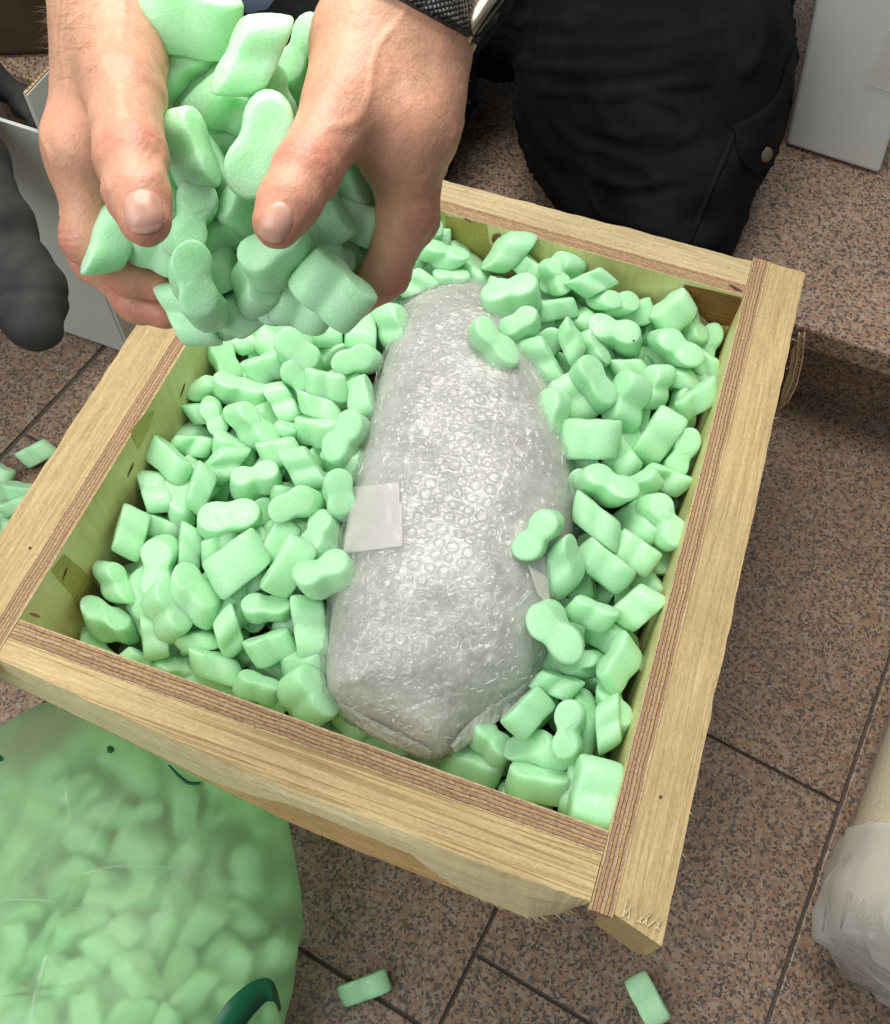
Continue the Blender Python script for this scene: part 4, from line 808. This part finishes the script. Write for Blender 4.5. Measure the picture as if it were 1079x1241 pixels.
for ch in carton.children:
    for q in ch.data.vertices: q.co.x += lean * (q.co.z + (carton.location.z) - STEP) * .9
ori_box('tape_strip', a + d * (wd * .8) + [lean * .2, 0, 0] - n_ * .0008 + [0, 0, .1], d, n_, .03, .0007, .3, tt_.m, carton, .0001)
# grey carton left of the crate, its near right corner edge at the place seen
c0 = P(160, 430, z=.002); d, n_ = np.array([1., 0, 0]), np.array([0, 1., 0]); a = P(74, 400, z=.002); d, n_ = frame(a, c0)
zt = min((abs(P(9, 143, z=z)[0] - c0[0]) + abs(P(9, 143, z=z)[1] - c0[1]), z) for z in np.linspace(.1, .6, 200))[1]
gbox = empty('grey_carton', c0 + n_ * .2 - d * .15, 'open grey-white corrugated carton standing behind the left corner of the crate', 'carton'); W_, Dp, th = .34, .42, .004
ori_box('front_wall', c0 - d * W_, d, n_, W_ - th - .001, th, zt - .04, M['grey_card'], gbox, .0006); ori_box('side_wall', c0 - d * th, d, n_, th, Dp, zt, M['grey_card'], gbox, .0006)
ori_box('side_wall', c0 - d * W_ + n_ * (th + .001), d, n_, th, Dp, zt, M['grey_card'], gbox, .0006); ori_box('back_wall', c0 - d * (W_ - .006) + n_ * (Dp - th), d, n_, W_ - .012, th, zt, M['grey_card'], gbox, .0006); ori_box('bottom', c0 - d * (W_ - .006) + n_ * .006, d, n_, W_ - .012, Dp - .012, .004, M['kraft'], gbox, .0006)
ori_box('corrugated_edge', c0 - d * (th - .0006) + [0, 0, zt + .0004], d, n_, th - .0012, Dp, .0012, M['kraft'], gbox, .0002)
V = []; Fc = []
for k in range(90):
    b = len(V); o = c0 - d * (th - .0008) + n_ * (.004 + k * .0046) + [0, 0, zt + .0016]; V += [o, o + d * .0022 + n_ * .0016, o + n_ * .0030, o + [0, 0, .0012], o + d * .0022 + n_ * .0016 + [0, 0, .0012], o + n_ * .003 + [0, 0, .0012]]; Fc += [(b, b + 1, b + 4, b + 3), (b + 1, b + 2, b + 5, b + 4)]
tag(mesh('flutes', V, Fc, plain('flute', (.30, .24, .17), .9), gbox), kind='stuff')
V = []
for t in np.linspace(0, 1, 12): V += [c0 + d * .0006 + n_ * (.025 + .13 * t + .012 * math.sin(t * 5)) + [0, 0, zt - .02 - .01 * math.sin(t * 4)], c0 + d * .0009 + n_ * (.03 + .13 * t) + [0, 0, zt - .075 - .015 * math.sin(t * 7)]]
o = mesh('tape_strip', V, grid_faces(12, 2), tt_.m, gbox, smooth=True); o.modifiers.new('thickness', 'SOLIDIFY').thickness = .0004
slot = [c0 + d * .0005 + n_ * .004 + [0, 0, zt * .60], c0 + d * .0005 + n_ * .012 + [0, 0, zt * .60], c0 + d * .0005 + n_ * .013 + [0, 0, zt * .78], c0 + d * .0005 + n_ * .005 + [0, 0, zt * .80]]; mesh('slot', slot, [(0, 1, 2, 3)], M['split'], gbox)
# dark grey jacket sleeve hanging over the carton
js = [(-85, 90, .86, .040), (-52, 200, .80, .036), (-12, 285, .765, .034), (26, 350, .745, .0300), (42, 395, .735, .0215)]
Q = np.array([PT(x) for x in js]); fj = Field(Q.min(0) - .10, Q.max(0) + .10, .004); g = fj.blank()
for x, y in zip(js[:-1], js[1:]): fj.cap(g, PT(x), PT(y), x[3], y[3], .012)
fj.cap(g, PT((-60, 60, .90)), PT((22, 118, .93)), .030, .012, .01); fj.cap(g, PT((22, 118, .93)), PT((44, 150, .90)), .012, .008, .006)
Vj, Fj = fj.surface(g); Vj = relax(Vj, Fj, 4); Nj = normals(Vj, Fj); t = D.T @ np.array([-.2, -1, 0]); al = (Vj - PT(js[4])) @ (t / np.linalg.norm(t))
fold = fnoise(Vj * [2.2, .5, .6], 22, 61) * .0065 + np.exp(-((al - .022) / .003) ** 2) * -.0022 + fnoise(Vj, 60, 62) * .0015
tj = NT('jacket_cloth'); c = tj.coord(); n = tj.noise(c, 30, 4); tj.pbsdf(tj.ramp(n, [(.3, (.024, .025, .024)), (.7, (.042, .043, .041))]), .8, .25, tj.bump(tj.noise(c, 900, 3), .3, .0008))
sl_ = mesh('jacket_sleeve', Vj + Nj * fold[:, None], Fj, tj.m, None, smooth=True); tag(sl_, 'dark grey cloth jacket sleeve with a hemmed cuff hanging in front of the grey carton', 'sleeve')
# brown box in the dark corner far left
o = P(-180, 75, z=STEP + .004); db = empty('dark_box', o, 'dark brown box in the shadow at the far left behind the hand', 'box'); ang = np.array([.9, .43, 0]); an_ = np.array([-.43, .9, 0])
ori_box('box_wall', o, ang, an_, .62, .4, .30, M['dark_wood_and_shade'], db, .006); ori_box('lid', o - ang * .01 - an_ * .01 + [0, 0, .303], ang, an_, .64, .42, .03, M['dark_wood_and_shade'], db, .006)
# torn corrugated cardboard wedged beside the crate
sc_px = [(972, 404), (969, 440), (962, 466), (951, 488), (944, 496), (948, 474), (956, 452), (960, 425)]
V = [P(u, v, z=.20 - .0009 * (v - 404)) for u, v in sc_px]; scrap = empty('cardboard_scrap', V[4], 'torn strip of brown corrugated cardboard sticking out beside the right side of the crate', 'cardboard')
o = mesh('liner', V, [tuple(range(8))], M['kraft'], scrap); s_ = o.modifiers.new('thickness', 'SOLIDIFY'); s_.thickness = .0006; s_.offset = 0
zz = []; 
for k in range(19):
    t = k / 18; u0 = np.interp(t, [0, .4, .75, 1], [972, 969, 962, 951]); v0 = 404 + t * 84; zz.append(P(u0 + (2.2 if k % 2 else -2.0), v0, z=.204 - .0009 * (v0 - 404)))
W = []
for p in zz: W += [p, p - [0, 0, .012]]
o = mesh('flute', W, grid_faces(19, 2), M['kraft'], scrap); o.modifiers.new('thickness', 'SOLIDIFY').thickness = .0007
tk = plain('card_edge', (.55, .42, .28), .85, .2, .2, 90)
for sg in (-3.2, 3.4): tube('card_edge', [P(np.interp(t, [0, .4, .75, 1], [972, 969, 962, 951]) + sg, 403 + t * 86, z=.205 - .0009 * (t * 84)) for t in np.linspace(0, 1, 12)], .0007, tk, scrap, 6)
# ---------------------------------------------------------------- loose peanuts on the floor
for k, (u, v, a, ln, ro, lb) in enumerate([(45, 549, -35, 46, 85, 'single green foam peanut alone on the floor left of the crate'), (441, 1198, -18, 48, 85, 'green foam peanut on the floor between the plastic bag and the front of the crate'), (785, 1212, 64, 62, 85, 'green foam peanut on the floor below the near right corner of the crate'),
        (22, 612, -30, 52, 85, None), (-4, 606, 70, 48, 20, None), (26, 596, 20, 44, 60, None), (4, 632, -50, 52, 60, None), (20, 645, 30, 50, 80, None), (-20, 640, 10, 50, 10, None), (-3, 575, 40, 40, 60, None), (-25, 600, 60, 48, 60, None), (0, 655, 80, 50, 30, None), (10, 618, 20, 50, 70, None), (-15, 622, 70, 50, 30, None)]):
    z = .013 + (.022 if k in (3, 5) else 0); c = P(u, v, z=z); x, zz_, sc = aim(u, v, (D @ (c - CAM))[2], a, ln, ro, k); x = x * [1, 1, 0] + [0, 0, .03 * (k % 3)]
    peanut(c, x, zz_, (min(sc, 1.02), .86, .80), lb or 'green foam peanut in the loose heap on the floor left of the crate', G_FL, k * 4 + 2)
# ---------------------------------------------------------------- clear bag full of peanuts
BC = P(60, 1215, z=.07); er = P(344, 1215, z=.08); RX = np.linalg.norm((er - BC)[:2]) * .945; RY = .235; RZ = .165
bag = empty('plastic_bag', BC * [1, 1, 0], 'milky clear plastic bag full of green foam peanuts standing in front of the crate', 'bag')
def hull(th, ph, k=1.0, e=.78):
    c, s_ = np.cos(ph), np.sin(ph); cc_ = np.sign(c) * np.abs(c) ** e; return np.stack([BC[0] + RX * k * cc_ * np.cos(th), BC[1] + RY * k * cc_ * np.sin(th), .004 + RZ * .5 * k * (1 + np.sign(s_) * np.abs(s_) ** .9)], -1)
rb_ = random.Random(21); got = []; tries = 0
bl = 'green foam peanut seen blurred through the milky plastic bag'
while len(got) < 98 and tries < 40000:
    tries += 1; x, y = rb_.uniform(-1, 1), rb_.uniform(-1, 1); rr_ = math.hypot(x, y)
    if rr_ > .93: continue
    lay = rb_.choice((0, 0, 1)); zt_ = .004 + RZ * .5 * (1 + math.sqrt(max(0, 1 - rr_ ** 2.6))) - .034 - lay * .026 + rb_.uniform(-.012, .003) - .045 * max(0, math.sin(x * 4.2 + y * 3 + 1.3)) * (1 - rr_) - .075 * min(1, max(0, (y - .05) / .5))
    p = np.array([BC[0] + x * RX * .97, BC[1] + y * RY * .97, max(.016, zt_)]); q = D @ (p - CAM); u, v = CU + F_PX * q[0] / q[2], CV + F_PX * q[1] / q[2]
    if not (-30 < u < 1079 and 790 < v < 1275): continue
    if any(np.linalg.norm((p - g_) * [1, 1, .8]) < .0265 for g_ in got): continue
    got.append(p); xa = Vector((rb_.gauss(0, 1), rb_.gauss(0, 1), rb_.gauss(0, .45))); za = Vector((rb_.gauss(0, 1), rb_.gauss(0, 1), rb_.gauss(0, 1)))
    peanut(p, xa, za, rb_.uniform(.93, 1.05), bl, G_BG, len(got) * 3)
nt, npz = 150, 90; th = np.linspace(0, 2 * np.pi, nt, endpoint=False); ph = np.linspace(-np.pi / 2 + .02, np.pi / 2 - .001, npz); TH, PH = np.meshgrid(th, ph)
Vb = hull(TH, PH, 1.03).reshape(-1, 3); Nb = (Vb - [BC[0], BC[1], .06]) / np.array([RX, RY, RZ * .5]); Nb /= np.linalg.norm(Nb, axis=1, keepdims=True)
n1 = fnoise(Vb, 9, 71); n2 = fnoise(Vb * [1, 1.5, 1], 20, 72); cr_ = np.maximum(0, .10 - np.abs(fnoise(Vb * [1, .7, 1], 11, 73))) / .10; cr2 = np.maximum(0, .07 - np.abs(fnoise(Vb * [.6, 1, 1], 17, 74))) / .07
Vb = Vb + Nb * (.006 + n1 * .010 + n2 * .003 + cr_ ** 2 * .0035 + cr2 ** 2 * .002)[:, None]; Vb[:, 2] = np.maximum(Vb[:, 2], .001)
fbag = grid_faces(npz, nt, True)
tp = NT('bag_film'); c = tp.coord(); fine = tp.noise(tp.coord((1, 1.6, 1)), 55, 4, .6, .5); bpn = tp.bump(fine, .07, .004)
rf = tp.n('ShaderNodeBsdfRefraction', Roughness=.40, IOR=1.15); rf.inputs[0].default_value = (.98, 1, .97, 1); tp.l(bpn, rf.inputs['Normal'])
trn = tp.n('ShaderNodeBsdfTransparent'); trn.inputs[0].default_value = (.93, .97, .93, 1)
dfb = tp.n('ShaderNodeBsdfTranslucent'); dfb.inputs[0].default_value = (.58, .88, .50, 1); dd2 = tp.n('ShaderNodeBsdfDiffuse'); dd2.inputs[0].default_value = (.58, .88, .50, 1); mm = tp.n('ShaderNodeMixShader'); tp.l(dfb.outputs[0], mm.inputs[1]); tp.l(dd2.outputs[0], mm.inputs[2])
mA_ = tp.n('ShaderNodeMixShader'); mA_.inputs[0].default_value = .18; tp.l(rf.outputs[0], mA_.inputs[1]); tp.l(trn.outputs[0], mA_.inputs[2])
mk = tp.ramp(tp.noise(c, 11, 4, .55), [(.36, (.26,) * 3), (.66, (.55,) * 3)]); mB_ = tp.n('ShaderNodeMixShader'); tp.l(mk, mB_.inputs[0]); tp.l(mA_.outputs[0], mB_.inputs[1]); tp.l(mm.outputs[0], mB_.inputs[2])
glb = tp.n('ShaderNodeBsdfGlossy', Roughness=.35); lwb = tp.n('ShaderNodeLayerWeight', Blend=.5); tp.l(bpn, glb.inputs['Normal']); tp.l(bpn, lwb.inputs['Normal']); frb = tp.math('MULTIPLY_ADD', tp.math('POWER', lwb.outputs['Facing'], 4), .25, .02); mC_ = tp.n('ShaderNodeMixShader'); tp.l(frb, mC_.inputs[0]); tp.l(mB_.outputs[0], mC_.inputs[1]); tp.l(glb.outputs[0], mC_.inputs[2]); tp.l(mC_.outputs[0], tp.out.inputs[0])
mesh('bag_film', Vb, fbag, tp.m, bag, smooth=True)
bv_bag = BVHTree.FromPolygons([tuple(p) for p in Vb], fbag)
tg_ = NT('bag_print'); tg_.pbsdf((.004, .10, .045), .4, .4)
def printed(outer, inner, n=26):
    V = []
    for k in range(n):
        t = k / (n - 1) * (len(outer) - 1)
        for side in (outer, inner):
            s_ = np.array(side, float); ix = np.arange(len(s_)); u, v = smooth_interp(np.array([t]), ix, s_[:, 0])[0], smooth_interp(np.array([t]), ix, s_[:, 1])[0]
            for q in range(60):
                p, n_ = cast(bv_bag, u - q, v)
                if p is not None: break
            w_ = (CAM - p) / np.linalg.norm(CAM - p); V.append(p + w_ * .0028)
    o = mesh('green_print', V, grid_faces(n, 2), tg_.m, bag, smooth=True); o.modifiers.new('thickness', 'SOLIDIFY').thickness = .0003
printed([(250, 1262), (268, 1225), (290, 1201), (312, 1187), (328, 1187), (336, 1200), (341, 1222)], [(286, 1262), (300, 1240), (312, 1225), (322, 1215), (329, 1214), (334, 1216), (339, 1228)])
printed([(203, 927), (214, 941), (228, 951), (244, 951)], [(206, 927), (217, 938), (229, 947), (243, 948)], 12)
printed([(130, 905), (134, 904), (138, 906)], [(130, 911), (134, 913), (138, 910)], 6); printed([(-4, 914), (0, 915), (4, 919)], [(-4, 922), (0, 923), (3, 922)], 6)
# folds standing up from the film
tfl = NT('fold_film'); dq = tfl.n('ShaderNodeBsdfTransparent'); gq = tfl.n('ShaderNodeBsdfGlossy', Roughness=.25); dq2 = tfl.n('ShaderNodeBsdfDiffuse'); dq2.inputs[0].default_value = (.75, .9, .76, 1); mq = tfl.n('ShaderNodeMixShader'); mq.inputs[0].default_value = .07; tfl.l(dq.outputs[0], mq.inputs[1]); tfl.l(dq2.outputs[0], mq.inputs[2]); mq2 = tfl.n('ShaderNodeMixShader'); mq2.inputs[0].default_value = .04; tfl.l(mq.outputs[0], mq2.inputs[1]); tfl.l(gq.outputs[0], mq2.inputs[2]); tfl.l(mq2.outputs[0], tfl.out.inputs[0])
def fold(px, hgt):
    V = []
    for k, (u, v) in enumerate(px):
        p, n_ = cast(bv_bag, u, v)
        if p is None: return
        n_ = n_ if n_ @ (CAM - p) > 0 else -n_; q = math.sin(math.pi * (k + .3) / (len(px) - .4)); side = np.cross(n_, [0, 1, .3]); V += [p - n_ * .001 - side * .001, p + n_ * hgt * q + side * hgt * .5 * q, p - n_ * .001 + side * .004]
    mesh('film_fold', V, grid_faces(len(px), 3), tfl.m, bag, smooth=True)
def line(a, b, c=None, n=14): 
    return [((1 - t) ** 2 * a[0] + 2 * t * (1 - t) * (c or ((a[0] + b[0]) / 2, (a[1] + b[1]) / 2))[0] + t * t * b[0], (1 - t) ** 2 * a[1] + 2 * t * (1 - t) * (c or ((a[0] + b[0]) / 2, (a[1] + b[1]) / 2))[1] + t * t * b[1]) for t in np.linspace(0, 1, n)]
for a, b, c, h_ in (((0, 1093), (150, 1130), (70, 1085), .009), ((100, 1060), (330, 1085), (190, 1035), .008), ((82, 930), (88, 1000), None, .006), ((40, 1241), (58, 1160), (50, 1200), .006)): fold(line(a, b, c), h_)
# ---------------------------------------------------------------- wrapped roll at the right edge
r0 = .105; a, b = P(1003, 1116, z=r0 * 1.05), P(1086, 880, z=r0 * 1.05); ax_, nx = frame(a, b); nx = -nx; ctr = a + nx * r0; ctr[2] = r0 + .002
roll = empty('wrapped_roll', ctr * [1, 1, 0], 'thick cream paper roll in clear plastic lying on the granite floor at the right edge', 'roll')
def roll_shell(name, prof, mat, wob, seed, par):
    n = 96; V = []
    for s_, rr_ in prof:
        for q in np.linspace(0, 2 * np.pi, n, endpoint=False): V.append(ctr + ax_ * s_ + nx * math.cos(q) * rr_ + np.array([0, 0, 1]) * math.sin(q) * rr_)
    V = np.array(V); dr_ = (V - ctr) - np.outer((V - ctr) @ ax_, ax_); dr_ /= np.linalg.norm(dr_, axis=1, keepdims=True) + 1e-9
    w1 = fnoise(V * [1, 1, 1], 40, seed); w2 = np.maximum(0, .15 - np.abs(fnoise(V, 55, seed + 1))) / .15; end = np.exp(-np.maximum(0, (V - ctr) @ ax_) / .05)
    V = V + (dr_ * .7 - ax_ * .5 * end[:, None]) * (wob * (w1 * .8 + w2 ** 2 * .8) * (.25 + end))[:, None]; V[:, 2] = np.maximum(V[:, 2], .001)
    return mesh(name, V, [x[::-1] for x in grid_faces(len(prof), n, True)], mat, par, smooth=True)
tpa = NT('cream_paper'); c = tpa.coord(); n = tpa.noise(c, 14, 4); st = tpa.noise(tpa.coord((1, 1, 1), rot=(0, 0, .5)), 90, 3); tpa.pbsdf(tpa.ramp(n, [(.3, (.66, .56, .38)), (.7, (.76, .67, .48))]), .6, .35, tpa.bump(st, .2, .002))
roll_shell('paper', [(.012, .02), (.012, r0 * .9), (.016, r0 * .98), (.03, r0), (.2, r0), (.5, r0), (.5, .02)], tpa.m, .0015, 81, roll)
roll_shell('plastic_cover', [(-.016, .004), (-.016, .03), (-.014, .06), (-.010, r0 * .8), (-.002, r0 * .93), (.010, r0 * 1.0), (.022, r0 * 1.02)] + [(.022 + k * .02, r0 * 1.025) for k in range(1, 25)], M['film'], .007, 83, roll)

tw2 = NT('white_plastic'); wb = tw2.n('ShaderNodeBsdfTranslucent'); wb.inputs[0].default_value = (.85, .86, .84, 1); wd2 = tw2.n('ShaderNodeBsdfDiffuse'); wd2.inputs[0].default_value = (.85, .86, .84, 1); wm = tw2.n('ShaderNodeMixShader'); tw2.l(wb.outputs[0], wm.inputs[1]); tw2.l(wd2.outputs[0], wm.inputs[2])
wt = tw2.n('ShaderNodeBsdfTransparent'); wm2 = tw2.n('ShaderNodeMixShader'); wm2.inputs[0].default_value = .62; tw2.l(wt.outputs[0], wm2.inputs[1]); tw2.l(wm.outputs[0], wm2.inputs[2]); wg = tw2.n('ShaderNodeBsdfGlossy', Roughness=.18); bb = tw2.bump(tw2.noise(tw2.coord(), 45, 4, .6, 1.0), .6, .006); tw2.l(bb, wg.inputs['Normal']); wm3 = tw2.n('ShaderNodeMixShader'); wm3.inputs[0].default_value = .12; tw2.l(wm2.outputs[0], wm3.inputs[1]); tw2.l(wg.outputs[0], wm3.inputs[2]); tw2.l(wm3.outputs[0], tw2.out.inputs[0])
roll_shell('gathered_plastic', [(-.018, .006), (-.016, .04), (-.012, .075), (-.004, r0 * .93), (.010, r0 * 1.02), (.03, r0 * 1.05), (.05, r0 * 1.05), (.065, r0 * 1.045), (.08, r0 * 1.04)], tw2.m, .012, 91, roll)
# ---------------------------------------------------------------- leave out buried peanuts that nothing shows
bpy.context.view_layer.update(); dg = bpy.context.evaluated_depsgraph_get(); buried = []
for o in FILL:
    mw = o.matrix_world; vs = [mw @ q.co for q in o.data.vertices][::6]; seen = 0
    for org in (CAM, CAM + [.15, 0, 0], CAM - [.15, 0, 0], CAM + [0, -.1, .05]):
        for q in vs:
            d = q - Vector(org); h = SC.ray_cast(dg, Vector(org), d.normalized(), distance=d.length + .01)
            if h[0] and h[4].name == o.name: seen += 1
        if seen > 1: break
    if seen <= 1: buried.append(o)
for o in buried: bpy.data.objects.remove(o)
# the lower layer goes into one mass: past the 300 that show largest
left = [o for o in FILL if o not in buried and o['group'] == G_CR]; V = []; Fc = []; b = 0
for o in left:
    n = len(o.data.vertices); A = np.empty(n * 3); o.data.vertices.foreach_get('co', A); A = A.reshape(-1, 3); m_ = np.array(o.matrix_world); V.append(A @ m_[:3, :3].T + m_[:3, 3])
    Fc += [tuple(i + b for i in q.vertices) for q in o.data.polygons]; b += n
for o in left: bpy.data.objects.remove(o)
low = mesh('packing_peanuts_below', np.concatenate(V), Fc, M['foam'], None, smooth=True); tag(low, 'half hidden lower layer of green foam peanuts in the gaps of the top layer', 'packing peanuts', kind='stuff')
